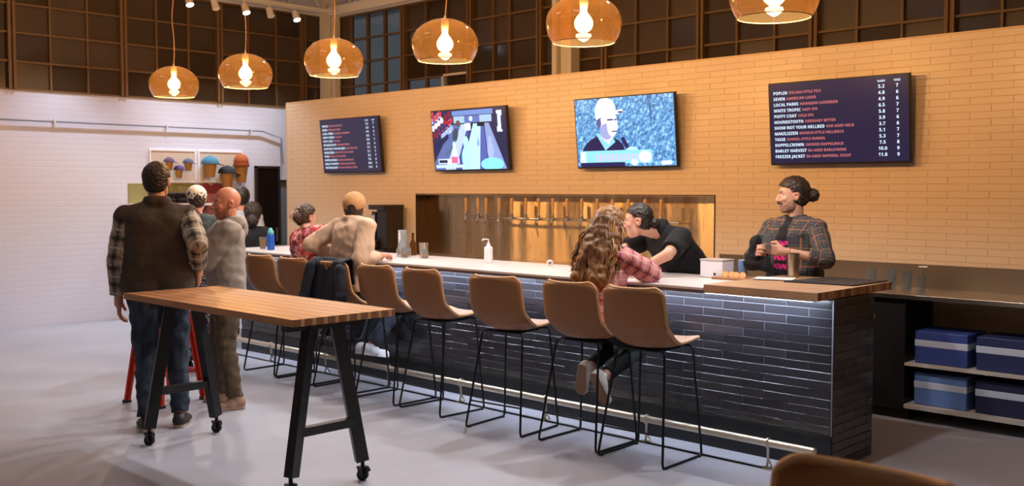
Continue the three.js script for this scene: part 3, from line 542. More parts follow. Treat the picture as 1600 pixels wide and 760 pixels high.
function capThing(z, y, col, brim, label, beanie, size = 1) {
  const t = thing(beanie ? 'knit_hat' : 'baseball_cap', label, 'hat', [-10.06, y, z], Math.PI - 0.55, 'hats on the pegboards'); t.scale.setScalar(size);
  if (beanie) { part('crown', new THREE.SphereGeometry(0.105, 20, 14).scale(1, 1.05, 1), std(hex(col), 0.95), t); part('cuff', lathe([[0.1, -0.05], [0.112, -0.045], [0.112, 0.0], [0.1, 0.005]], 24).translate(0, -0.03, 0), std(hex(brim), 0.95), t); return; }
  part('crown', new THREE.SphereGeometry(0.115, 20, 12, 0, 6.2832, 0, Math.PI / 2).scale(1, 0.98, 1.08), std(hex(col), 0.9), t);
  part('brim', (() => { const s = new THREE.Shape(); s.absellipse(0, 0, 0.1, 0.09, 0, Math.PI); const g = new THREE.ExtrudeGeometry(s, { depth: 0.012, bevelEnabled: false }); return g.rotateX(Math.PI / 2 + 0.22).translate(0, 0.008, 0.1); })(), std(hex(brim), 0.9), t);
  part('button', new THREE.SphereGeometry(0.009, 8, 6).translate(0, 0.113, 0), std(hex(brim), 0.9), t);
}
function holder(z, y, h, label, k = 1) { const t = thing('hat_holder', label, 'hat stand', [-10.182, y - h, z], 0, 'hat holders on the pegboards'); part('cone', place(lathe([[0.064, 0], [0.076, h * 0.5], [0.092, h], [0.086, h], [0.07, h * 0.5], [0.058, 0]].map(([r, q]) => [r * k, q]), 20), 0.122, 0, 0), holderMat, t); part('peg', rod(V(0, h * 0.6, 0), V(0.122 - 0.072 * k, h * 0.6, 0), 0.006, 8), M.steel, t); }
[[-1.48, 2.075, 0x3c6f88, 0x34343f, 'teal baseball cap high on the pegboard nearer the door'], [-1.74, 1.945, 0x20222c, 0x23242c, 'navy baseball cap low on the pegboard nearer the door'], [-1.15, 2.08, 0x50546a, 0x44475a, 'grey-blue cap on the pegboard behind the man in the vest'], [-1.01, 1.985, 0x4c3a70, 0x5a5080, 'purple cap on the pegboard behind the man in the vest'], [-0.87, 2.09, 0x5b4a68, 0x3c3448, 'dull plum cap partly hidden by the man in the vest']].forEach(([z, y, c, b, l], i) => { const k = i > 1 ? 0.6 : 1; capThing(z, y, c, b, l, false, k); holder(z, y + 0.006, (i === 1 ? 0.2 : 0.19) * k, 'tan cone holder under the ' + l, k); });
capThing(-1.97, 2.12, 0x9c5026, 0x8a4522, 'rust knit hat at the edge of the pegboard nearer the door', true); holder(-1.97, 2.035, 0.22, 'tan cone holder under the rust knit hat');
{
  // hanging shirt with a patterned print
  const tex = canvasTex(256, 256, (c) => { c.fillStyle = '#7c2c30'; c.fillRect(0, 0, 256, 256); c.strokeStyle = '#c08a80'; c.lineWidth = 5; for (let i = -256; i < 512; i += 26) { c.beginPath(); c.moveTo(i, 70); c.lineTo(i + 200, 256); c.moveTo(i + 200, 70); c.lineTo(i, 256); c.stroke(); } c.fillStyle = '#7c2c30'; c.fillRect(0, 0, 256, 60); });
  const s = new THREE.Shape([[-0.07, 0], [-0.17, -0.03], [-0.25, -0.17], [-0.18, -0.21], [-0.155, -0.16], [-0.16, -0.56], [0.16, -0.56], [0.155, -0.16], [0.18, -0.21], [0.25, -0.17], [0.17, -0.03], [0.07, 0], [0.03, -0.03], [-0.03, -0.03]].map((p) => new THREE.Vector2(...p)));
  const g = new THREE.ExtrudeGeometry(s, { depth: 0.03, bevelEnabled: true, bevelSize: 0.012, bevelThickness: 0.012, bevelSegments: 2 }); const p = g.attributes.position, u = g.attributes.uv; for (let k = 0; k < p.count; k++) u.setXY(k, p.getX(k) * 2 + 0.5, p.getY(k) * 1.6 + 0.95);
  const t = thing('hanging_shirt', 'maroon shirt with a lattice print hung under the pegboard', 'shirt', [-10.16, 1.80, -1.54], Math.PI / 2);
  part('cloth', g, std(0xffffff, 0.9, 0, { map: tex }), t); part('hanger', [rod(V(-0.15, -0.035, 0.015), V(0, 0.035, 0.015), 0.004, 6), rod(V(0.15, -0.035, 0.015), V(0, 0.035, 0.015), 0.004, 6), rod(V(0, 0.035, 0.015), V(0, 0.07, -0.035), 0.003, 6)], M.whitePlastic, t);
}
{
  const t = thing('wall_shelf', 'white wall shelf below the pegboard behind the man in the vest', 'shelf', [-10.2, 1.5, -0.95]);
  part('board', box(0, 0, -0.5, 0.32, 0.03, 0.6), M.whitePlastic, t); part('back_panel', box(0, 0.03, -0.5, 0.012, 0.30, 0.6), std(hex(0x8a8452), 0.8), t);
  for (const z of [-0.4, 0.4]) part('bracket', [box(0, -0.2, z - 0.012, 0.02, 0, z + 0.012), bar(V(0.015, -0.18, z), V(0.28, -0.005, z), 0.015, 0.015)], M.blackMetal, t);
  [-1.25, -1.02, -0.78].forEach((z, i) => { const f = thing('folded_shirts', 'stack of dark folded shirts on the white wall shelf, ' + ['nearest the door', 'in the middle', 'furthest from the door'][i], 'clothes', [-10.02, 1.53, z], 0, 'folded shirts on the shelf'); for (let k = 0; k < 4; k++) part('shirt', rbox(0.24, 0.035, 0.19, 0.014, (k % 2) * 0.006, 0.0185 + k * 0.036, (k % 3) * 0.005), std(hex([0x191418, 0x2a2022, 0x141216, 0x221c20][k]), 0.95), f); });
}
{
  const d = structure('door_1');
  part('door_leaf', box(-10.2, 0.01, -2.64, -10.17, 2.04, -2.29), std(hex(0x17100c), 0.15), d, 'dark glazed door');
  part('door_frame', [box(-10.2, 0, -2.30, -10.16, 2.06, -2.265), box(-10.2, 0, -2.68, -10.16, 2.06, -2.645), box(-10.2, 2.03, -2.68, -10.16, 2.065, -2.265)], std(hex(0x2a1d16), 0.5), d);
  part('door_handle', rod(V(-10.14, 0.95, -2.60), V(-10.14, 1.15, -2.60), 0.01, 8), M.steel, d);
  const w = structure('window_4');
  part('pane', box(-10.2, 0.9, -2.98, -10.18, 1.83, -2.70), std(hex(0x6f7480), 0.2), w); part('frame', [box(-10.2, 1.82, -3.0, -10.16, 1.86, -2.68), box(-10.2, 0.86, -3.0, -10.16, 0.90, -2.68), box(-10.2, 0.88, -3.01, -10.16, 1.84, -2.98)], std(hex(0x2a1d16), 0.5), w);
}
// ------------------------------------------------------------------ things on the counters
const WT = 1.0905, BT = 1.1105, CT = 0.951;
function lath(name, label, cat, pos, pts, mat, more) { const t = thing(name, label, cat, pos); part(more?.body ?? 'body', lathe(pts, 24), mat, t); return t; }
function glassOf(name, label, pos, r, h, drink, dh) {
  const t = thing(name, label, 'glass', pos);
  part('glass_wall', lathe([[0, 0.0], [r * 0.82, 0.0], [r * 0.86, 0.006], [r, h], [r - 0.002, h], [r * 0.84, 0.01], [0, 0.01]], 24), M.glass, t);
  if (drink) part('drink', lathe([[0, 0.0105], [r * 0.83, 0.0105], [mix(r * 0.83, r * 0.96, dh), h * dh], [0, h * dh]], 24), std(hex(drink), 0.1, 0, { transmission: 0.55, thickness: 0.05, attenuationColor: hex(drink), attenuationDistance: 0.06 }), t);
  return t;
}
{
  const t = thing('pump_bottle', 'white pump bottle standing on the pale worktop', 'bottle', [-3.36, WT, -0.36]);
  part('bottle', lathe([[0, 0], [0.034, 0], [0.037, 0.006], [0.037, 0.125], [0.034, 0.135], [0.016, 0.145], [0.014, 0.16], [0, 0.16]], 24), M.whitePlastic, t);
  part('pump', [cyl(0.013, 0.013, 0.02, 0, 0.155, 0, 16), cyl(0.005, 0.005, 0.03, 0, 0.17, 0, 10), tube([V(0, 0.2, 0), V(-0.02, 0.204, 0.012), V(-0.042, 0.2, 0.026), V(-0.05, 0.19, 0.03)], 0.0055, 12, 8)], M.whitePlastic, t);
}
{ const t = thing('tape_roll', 'small white tape roll standing on edge on the worktop', 'tape', [-2.70, WT + 0.028, -0.42], 0.75); part('roll', new THREE.TorusGeometry(0.02, 0.008, 12, 28).scale(1, 1, 1.5), M.paper, t); part('core', new THREE.TorusGeometry(0.012, 0.003, 8, 24).scale(1, 1, 4), std(hex(0xa89a88), 0.8), t); }
{ const t = thing('water_bottle', 'blue water bottle with a teal lid at the far end of the worktop', 'bottle', [-6.30, WT, -0.06]); part('bottle', lathe([[0, 0], [0.036, 0], [0.039, 0.006], [0.039, 0.14], [0.034, 0.16], [0.028, 0.165], [0, 0.165]], 24), std(hex(0x1f56b8), 0.3), t); part('lid', lathe([[0, 0.165], [0.032, 0.165], [0.034, 0.195], [0.022, 0.205], [0.014, 0.23], [0, 0.232]], 20), std(hex(0x62b8c4), 0.4), t); }
glassOf('beer_glass', 'golden beer glass beside the blue water bottle', [-6.47, WT, -0.07], 0.036, 0.13, 0xe0a040, 0.8);
{ const t = thing('carafe', 'clear glass carafe with a flared neck near the beige sweater', 'carafe', [-4.50, WT, -0.36]); part('glass_wall', lathe([[0, 0], [0.06, 0], [0.068, 0.01], [0.07, 0.06], [0.05, 0.12], [0.03, 0.17], [0.032, 0.21], [0.045, 0.25], [0.043, 0.25], [0.03, 0.212], [0.028, 0.17], [0.048, 0.118], [0.067, 0.06], [0.064, 0.012], [0, 0.008]], 28), M.glass, t); part('water', lathe([[0, 0.009], [0.063, 0.0125], [0.0655, 0.058], [0.062, 0.075], [0, 0.075]], 24), std(0xffffff, 0.05, 0, { transmission: 1, thickness: 0.05, ior: 1.33 }), t); }
glassOf('beer_taster', 'short glass of amber beer in front of the carafe', [-4.37, WT, -0.26], 0.04, 0.085, 0xd88a2c, 0.6);
glassOf('beer_taster', 'short glass of pale beer beside the steel cup', [-4.16, WT, -0.33], 0.035, 0.08, 0xe0a24c, 0.5);
{ const t = thing('steel_cup', 'brushed steel cup beside the pale beer on the worktop', 'cup', [-4.25, WT, -0.39]); part('cup', lathe([[0, 0], [0.033, 0], [0.036, 0.004], [0.043, 0.14], [0.041, 0.14], [0.034, 0.008], [0, 0.008]], 24), M.steel, t); }
{ const t = thing('amber_bottle', 'amber glass bottle behind the carafe', 'bottle', [-4.58, WT, -0.54]); part('bottle', lathe([[0, 0], [0.034, 0], [0.036, 0.008], [0.036, 0.11], [0.014, 0.15], [0.013, 0.2], [0, 0.2]], 20), std(hex(0x7a4a1a), 0.1, 0, { transmission: 0.6, thickness: 0.03 }), t); part('cap', cyl(0.015, 0.015, 0.016, 0, 0.2, 0, 14), std(hex(0x2a2018), 0.4), t); }
{ const t = thing('paper_cups', 'white stack of paper cups behind the carafe', 'cups', [-4.72, WT, -0.53]); for (let k = 0; k < 5; k++) part('cup', lathe([[0, 0.0], [0.03, 0.0], [0.042, 0.1], [0.044, 0.1], [0.032, -0.002], [0, -0.002]], 20).translate(0, 0.002 + k * 0.034, 0), M.paper, t); }
{
  const t = thing('coffee_brewer', 'black and chrome coffee brewer on the back counter by the tap recess', 'coffee machine', [-6.78, CT, -1.98]);
  part('base', rbox(0.30, 0.05, 0.34, 0.01, 0, 0.025, 0), M.blackPaint, t); part('tower', rbox(0.20, 0.50, 0.26, 0.012, 0.05, 0.30, -0.02), std(hex(0x1c1511), 0.3), t); part('head', rbox(0.30, 0.06, 0.32, 0.01, 0, 0.555, 0), std(hex(0x241a15), 0.3), t);
  part('chrome_panel', rbox(0.06, 0.40, 0.2, 0.006, -0.10, 0.30, 0.02), M.chrome, t); part('spout', cyl(0.016, 0.012, 0.05, -0.1, 0.46, 0.13, 12), M.chrome, t); part('pot', lathe([[0, 0], [0.05, 0], [0.06, 0.04], [0.055, 0.1], [0.04, 0.13], [0, 0.13]], 20).translate(-0.06, 0.05, 0.12), std(hex(0x15100e), 0.1), t);
}
for (const [i, x] of [[0, -2.42], [1, -2.54]]) glassOf('steel_tumbler', ['ribbed tumbler nearer the white box on the back counter', 'ribbed tumbler further from the white box on the back counter'][i], [x, CT + 0.0045, -1.78], 0.05, 0.17);
{ const t = thing('drip_tray', 'dark drip mat under the two tumblers on the back counter', 'mat', [-2.55, CT, -1.78]); t.children.length; part('mat', rbox(0.5, 0.004, 0.3, 0.002, 0, 0.002, 0), M.blackPaint, t); }
{
  const t = thing('napkin_box', 'white boxy napkin dispenser at the step of the bar top', 'dispenser', [-1.15, WT, -0.50], 0.0);
  part('box', rbox(0.19, 0.125, 0.15, 0.008, 0, 0.0625, 0), M.whitePlastic, t); part('lid', rbox(0.196, 0.012, 0.156, 0.004, 0, 0.128, 0), std(hex(0xb8aca4), 0.5), t); part('knob', new THREE.SphereGeometry(0.009, 10, 8).translate(0.03, 0.03, 0.077), M.blackPaint, t);
}
{ const t = thing('blue_can', 'pale blue can standing behind the cutting board', 'can', [-1.0, WT + 0.0, -0.60]); part('can', lathe([[0, 0], [0.03, 0], [0.033, 0.008], [0.033, 0.12], [0.028, 0.13], [0, 0.13]], 24), std(hex(0x86aede), 0.25, 0.5), t); part('rim', new THREE.TorusGeometry(0.028, 0.002, 6, 24).rotateX(Math.PI / 2).translate(0, 0.13, 0), M.steel, t); }
{ const t = thing('garnish_board', 'wooden board with orange slices on the worktop beside the butcher block', 'board', [-0.98, WT, -0.44], 0.1); part('board', rbox(0.26, 0.016, 0.15, 0.004, 0, 0.008, 0), M.wood[1], t); for (let k = 0; k < 4; k++) { const o = thing('orange_slice', ['orange slice at the near end of the garnish board', 'orange slice second from the near end of the garnish board', 'orange slice third from the near end of the garnish board', 'orange slice at the far end of the garnish board'][k], 'fruit', [-0.90 - k * 0.045, WT + 0.032, -0.44 + (k % 2) * 0.012], 0.5, 'orange slices on the board'); part('peel', new THREE.CylinderGeometry(0.024, 0.024, 0.008, 20).rotateX(1.15), std(hex(0xe08a3c), 0.5), o); part('flesh', new THREE.CylinderGeometry(0.021, 0.021, 0.009, 20).rotateX(1.15), std(hex(0xf0b070), 0.4), o); } }
{ const t = thing('steel_tumbler', 'tall brushed steel shaker on the butcher block in front of the bartender', 'cup', [-0.62, BT, -0.63]); part('cup', lathe([[0, 0], [0.032, 0], [0.035, 0.004], [0.045, 0.17], [0.043, 0.172], [0.033, 0.008], [0, 0.008]], 28), std(hex(0xbfae98), 0.32, 1), t); }
{ const t = thing('paper_stack', 'loose white papers on the butcher block', 'papers', [-0.66, BT, -0.44], 0.25); for (let k = 0; k < 5; k++) part('sheet', place(rbox(0.26, 0.0016, 0.19, 0.0007, 0, 0, 0, 1), rr(-0.015, 0.015), 0.001 + k * 0.0018, rr(-0.015, 0.015), 0, rr(-0.2, 0.2), 0), M.paper, t); }
{ const t = thing('bar_mat', 'thin dark rubber mat on the near end of the butcher block', 'mat'); const s = new THREE.Shape([[-0.50, 0.30], [-0.04, 0.34], [-0.02, 0.80], [-0.42, 0.80]].map((p) => new THREE.Vector2(...p))); part('mat', new THREE.ExtrudeGeometry(s, { depth: 0.006, bevelEnabled: true, bevelSize: 0.003, bevelThickness: 0.002, bevelSegments: 2 }).rotateX(-Math.PI / 2).translate(0, BT + 0.002, 0), std(hex(0x241f1f), 0.7), t); }
glassOf('pint_glass', 'empty pint glass behind the dark mat, nearer the bartender', [-0.62, CT, -1.86], 0.043, 0.15); glassOf('pint_glass', 'empty pint glass behind the dark mat, in the middle', [-0.48, CT, -1.90], 0.043, 0.15); glassOf('pint_glass', 'empty pint glass behind the dark mat, furthest from the bartender', [-0.34, CT, -1.86], 0.043, 0.15);
{ const t = glassOf('flower_glass', 'glass with a small white flower at the end of the back counter', [-0.2, CT, -1.80], 0.035, 0.12); part('stem', rod(V(0, 0.012, 0), V(0.01, 0.19, 0), 0.0025, 6), std(hex(0x4a6a34), 0.7), t); for (let k = 0; k < 7; k++) part('petal', new THREE.SphereGeometry(0.018, 8, 6).scale(1, 0.35, 0.55).rotateY(k * 0.9).translate(0.01 + 0.018 * Math.cos(k * 0.9), 0.195, -0.018 * Math.sin(k * 0.9)), M.paper, t); }
// ------------------------------------------------------------------ people: distance fields meshed with surface nets
function meshField(f, lo, hi, h, colour) {
  const n = [0, 1, 2].map((i) => Math.ceil((hi[i] - lo[i]) / h) + 2), [nx, ny, nz] = n, B = 6;
  const val = new Float32Array(nx * ny * nz).fill(9), vi = new Int32Array(nx * ny * nz).fill(-1), id = (x, y, z) => (z * ny + y) * nx + x;
  const act = [];
  for (let bz = 0; bz < nz; bz += B) for (let by = 0; by < ny; by += B) for (let bx = 0; bx < nx; bx += B) {
    const d = f(lo[0] + (bx + B / 2) * h, lo[1] + (by + B / 2) * h, lo[2] + (bz + B / 2) * h);
    if (Math.abs(d) > B * h * 1.25 + 0.012) { if (d < 0) for (let z = bz; z < Math.min(bz + B, nz); z++) for (let y = by; y < Math.min(by + B, ny); y++) for (let x = bx; x < Math.min(bx + B, nx); x++) val[id(x, y, z)] = -9; continue; }
    act.push([bx, by, bz]);
    for (let z = bz; z < Math.min(bz + B, nz); z++) for (let y = by; y < Math.min(by + B, ny); y++) for (let x = bx; x < Math.min(bx + B, nx); x++) val[id(x, y, z)] = f(lo[0] + x * h, lo[1] + y * h, lo[2] + z * h);
  }
  const pos = [], col = [], idx = [], off = [[0, 0, 0], [1, 0, 0], [0, 1, 0], [1, 1, 0], [0, 0, 1], [1, 0, 1], [0, 1, 1], [1, 1, 1]], E = [[0, 1], [2, 3], [4, 5], [6, 7], [0, 2], [1, 3], [4, 6], [5, 7], [0, 4], [1, 5], [2, 6], [3, 7]];
  const v = new Float32Array(8);
  for (const [bx, by, bz] of act) for (let z = bz; z < Math.min(bz + B, nz - 1); z++) for (let y = by; y < Math.min(by + B, ny - 1); y++) for (let x = bx; x < Math.min(bx + B, nx - 1); x++) {
    let m = 0; for (let k = 0; k < 8; k++) { v[k] = val[id(x + off[k][0], y + off[k][1], z + off[k][2])]; if (v[k] < 0) m |= 1 << k; }
    if (m === 0 || m === 255) continue;
    let sx = 0, sy = 0, sz = 0, c = 0;
    for (const [a, b] of E) { if ((v[a] < 0) === (v[b] < 0)) continue; const t = v[a] / (v[a] - v[b]); sx += off[a][0] + t * (off[b][0] - off[a][0]); sy += off[a][1] + t * (off[b][1] - off[a][1]); sz += off[a][2] + t * (off[b][2] - off[a][2]); c++; }
    vi[id(x, y, z)] = pos.length / 3; const px = lo[0] + (x + sx / c) * h, py = lo[1] + (y + sy / c) * h, pz = lo[2] + (z + sz / c) * h;
    pos.push(px, py, pz); const q = colour(px, py, pz); col.push(q[0], q[1], q[2]);
  }
  const quad = (a, b, c, d, flip) => { if (a < 0 || b < 0 || c < 0 || d < 0) return; if (flip) idx.push(a, c, b, a, d, c); else idx.push(a, b, c, a, c, d); };
  for (const [bx, by, bz] of act) for (let z = Math.max(1, bz); z < Math.min(bz + B, nz - 1); z++) for (let y = Math.max(1, by); y < Math.min(by + B, ny - 1); y++) for (let x = Math.max(1, bx); x < Math.min(bx + B, nx - 1); x++) {
    const s = val[id(x, y, z)] < 0;
    if (s !== (val[id(x + 1, y, z)] < 0)) quad(vi[id(x, y - 1, z - 1)], vi[id(x, y, z - 1)], vi[id(x, y, z)], vi[id(x, y - 1, z)], !s);
    if (s !== (val[id(x, y + 1, z)] < 0)) quad(vi[id(x - 1, y, z - 1)], vi[id(x - 1, y, z)], vi[id(x, y, z)], vi[id(x, y, z - 1)], !s);
    if (s !== (val[id(x, y, z + 1)] < 0)) quad(vi[id(x - 1, y - 1, z)], vi[id(x, y - 1, z)], vi[id(x, y, z)], vi[id(x - 1, y, z)], !s);
  }
  const g = new THREE.BufferGeometry(); g.setAttribute('position', new THREE.Float32BufferAttribute(pos, 3)); g.setAttribute('color', new THREE.Float32BufferAttribute(col, 3)); g.setIndex(idx); g.computeVertexNormals(); return g;
}
function joinColoured(list) { const l = list.map((g) => g.toNonIndexed()); return mergeGeometries(l); }
// tapered capsule
function cone(px, py, pz, b) {
  const bx = b.b.x - b.a.x, by = b.b.y - b.a.y, bz = b.b.z - b.a.z, ax = px - b.a.x, ay = py - b.a.y, az = pz - b.a.z;
  const L2 = bx * bx + by * by + bz * bz || 1e-9, t = clamp((ax * bx + ay * by + az * bz) / L2, 0, 1), dx = ax - t * bx, dy = ay - t * by, dz = az - t * bz;
  return Math.sqrt(dx * dx + dy * dy + dz * dz) - (b.ra + (b.rb - b.ra) * t);
}
const smin = (a, b, k) => { const h = clamp(0.5 + 0.5 * (b - a) / k, 0, 1); return b + (a - b) * h - k * h * (1 - h); };
function ell(px, py, pz, cx, cy, cz, rx, ry, rz) { const x = (px - cx) / rx, y = (py - cy) / ry, z = (pz - cz) / rz, k0 = Math.sqrt(x * x + y * y + z * z), x2 = x / rx, y2 = y / ry, z2 = z / rz, k1 = Math.sqrt(x2 * x2 + y2 * y2 + z2 * z2); return k1 < 1e-6 ? -Math.min(rx, ry, rz) : k0 * (k0 - 1) / k1; }
const lin = (h) => { const c = hex(h); return [c.r, c.g, c.b]; };
const lerp3 = (a, b, t) => [mix(a[0], b[0], t), mix(a[1], b[1], t), mix(a[2], b[2], t)];
const vcol = (rough, more) => new THREE.MeshPhysicalMaterial({ color: 0xffffff, vertexColors: true, roughness: rough, ...more });
const clothMat = vcol(0.92, { sheen: 0.2, sheenColor: new THREE.Color(0.5, 0.5, 0.5), sheenRoughness: 0.6 }), skinMat = vcol(0.5), hairMat = vcol(0.5), shoeMat = vcol(0.6);
function bone(n, a, b, ra, rb, cut) { return { n, a, b, ra, rb, cut }; }   // cut: flat end at b
function bounds(bones, pad) { const lo = [9, 9, 9], hi = [-9, -9, -9]; for (const b of bones) for (const [p, r] of [[b.a, b.ra], [b.b, b.rb]]) { lo[0] = Math.min(lo[0], p.x - r); lo[1] = Math.min(lo[1], p.y - r); lo[2] = Math.min(lo[2], p.z - r); hi[0] = Math.max(hi[0], p.x + r); hi[1] = Math.max(hi[1], p.y + r); hi[2] = Math.max(hi[2], p.z + r); } return [lo.map((v) => v - pad), hi.map((v) => v + pad)]; }
// union of bones with fold noise and optional cutting planes
function bonesField(bones, k, fold = 0, planes = [], freq = 1) {
  for (const b of bones) if (b.cut) { b.dir = b.b.clone().sub(b.a).normalize(); }
  return (x, y, z) => {
    let d = 9, acc = 9, last = bones[0].n;
    for (const b of bones) { if (b.n !== last) { if (acc < 9) d = smin(d, acc, k * (last === 'torso' || d > 8 ? 1 : 0.4)); acc = 9; last = b.n; } let c = cone(x, y, z, b); if (b.cut && c < 0.1) c = Math.max(c, (x - b.b.x) * b.dir.x + (y - b.b.y) * b.dir.y + (z - b.b.z) * b.dir.z); acc = smin(acc, c, k); }
    d = smin(d, acc, k * 0.4);
    if (fold && Math.abs(d) < 0.08) d += fold * (0.7 * noise3(x * 6 * freq, y * 10 * freq, z * 6 * freq) + 0.5 * Math.abs(noise3(x * 13 * freq + 5, y * 6 * freq, z * 13 * freq + y * 5)) - 0.2);
    for (const p of planes) d = Math.max(d, (x - p[0].x) * p[1].x + (y - p[0].y) * p[1].y + (z - p[0].z) * p[1].z);
    return d;
  };
}
// nearest bone gives cloth coordinates: u around, v along (metres)
function clothUV(bones) {
  return (x, y, z) => {
    let best = null, bd = 9; for (const b of bones) { const c = cone(x, y, z, b); if (c < bd) { bd = c; best = b; } }
    if (best.n === 'torso') return [x * 1.0 + Math.sign(x) * 0.35 * Math.abs(z), y, 'torso'];
    const d = best.b.clone().sub(best.a), L = d.length(); d.divideScalar(L); const r = V(x, y, z).sub(best.a), v = r.dot(d); r.addScaledVector(d, -v);
    const e = Math.abs(d.y) < 0.9 ? V(0, 1, 0) : V(0, 0, 1), e1 = e.addScaledVector(d, -e.dot(d)).normalize(), e2 = d.clone().cross(e1); return [Math.atan2(r.dot(e2), r.dot(e1)) * 0.055, v, best.n];
  };
}
function handField(w, d, n, right, curl, s) {   // wrist, finger direction, palm facing
  const t = d.clone().cross(n).multiplyScalar(right ? 1 : -1).normalize(), bones = [];
  const P = (a, b, c) => w.clone().addScaledVector(d, a * s).addScaledVector(t, b * s).addScaledVector(n, c * s);
  bones.push(bone('palm', P(-0.03, 0, 0), P(0.02, 0, 0), 0.027 * s, 0.028 * s));
  for (const b of [-0.026, -0.009, 0.009, 0.026]) bones.push(bone('palm', P(0.015, b * 0.7, 0), P(0.085, b, 0), 0.017 * s, 0.0125 * s));
  [[0.027, 0.076, 0.0095], [0.009, 0.086, 0.0098], [-0.009, 0.079, 0.0094], [-0.027, 0.06, 0.0085]].forEach(([b, len, r], i) => {
    let p = P(0.085, b, 0), a = curl * 0.75; const seg = [0.45, 0.31, 0.24];
    seg.forEach((q, k) => { const dir = d.clone().multiplyScalar(Math.cos(a)).addScaledVector(n, Math.sin(a)).addScaledVector(t, (b > 0 ? 0.08 : -0.06) * (1 - curl * 0.5)).normalize(), e = p.clone().addScaledVector(dir, len * q * s); bones.push(bone('f' + i, p, e, (r - k * 0.0008) * s, (r - k * 0.0008 - 0.0006) * s)); p = e; a += curl * (0.9 + 0.1 * i); });
  });
  let p = P(0.02, 0.026, 0.006), q = P(0.052, 0.052, 0.018 + 0.012 * curl); bones.push(bone('t', p, q, 0.0145 * s, 0.0115 * s)); bones.push(bone('t', q, P(0.088, 0.05 - 0.012 * curl, 0.03 + 0.026 * curl), 0.0112 * s, 0.0092 * s));
  return bones;
}
function twoBone(a, c, l1, l2, pole) { const d = c.clone().sub(a); let D = d.length(); const max = (l1 + l2) * 0.995; if (D > max) { c = a.clone().addScaledVector(d, max / D); D = max; } const u = d.clone().normalize(), x = (D * D + l1 * l1 - l2 * l2) / (2 * D), hh = Math.sqrt(Math.max(0, l1 * l1 - x * x)), q = pole.clone().addScaledVector(u, -pole.dot(u)).normalize(); return [a.clone().addScaledVector(u, x).addScaledVector(q, hh), c]; }

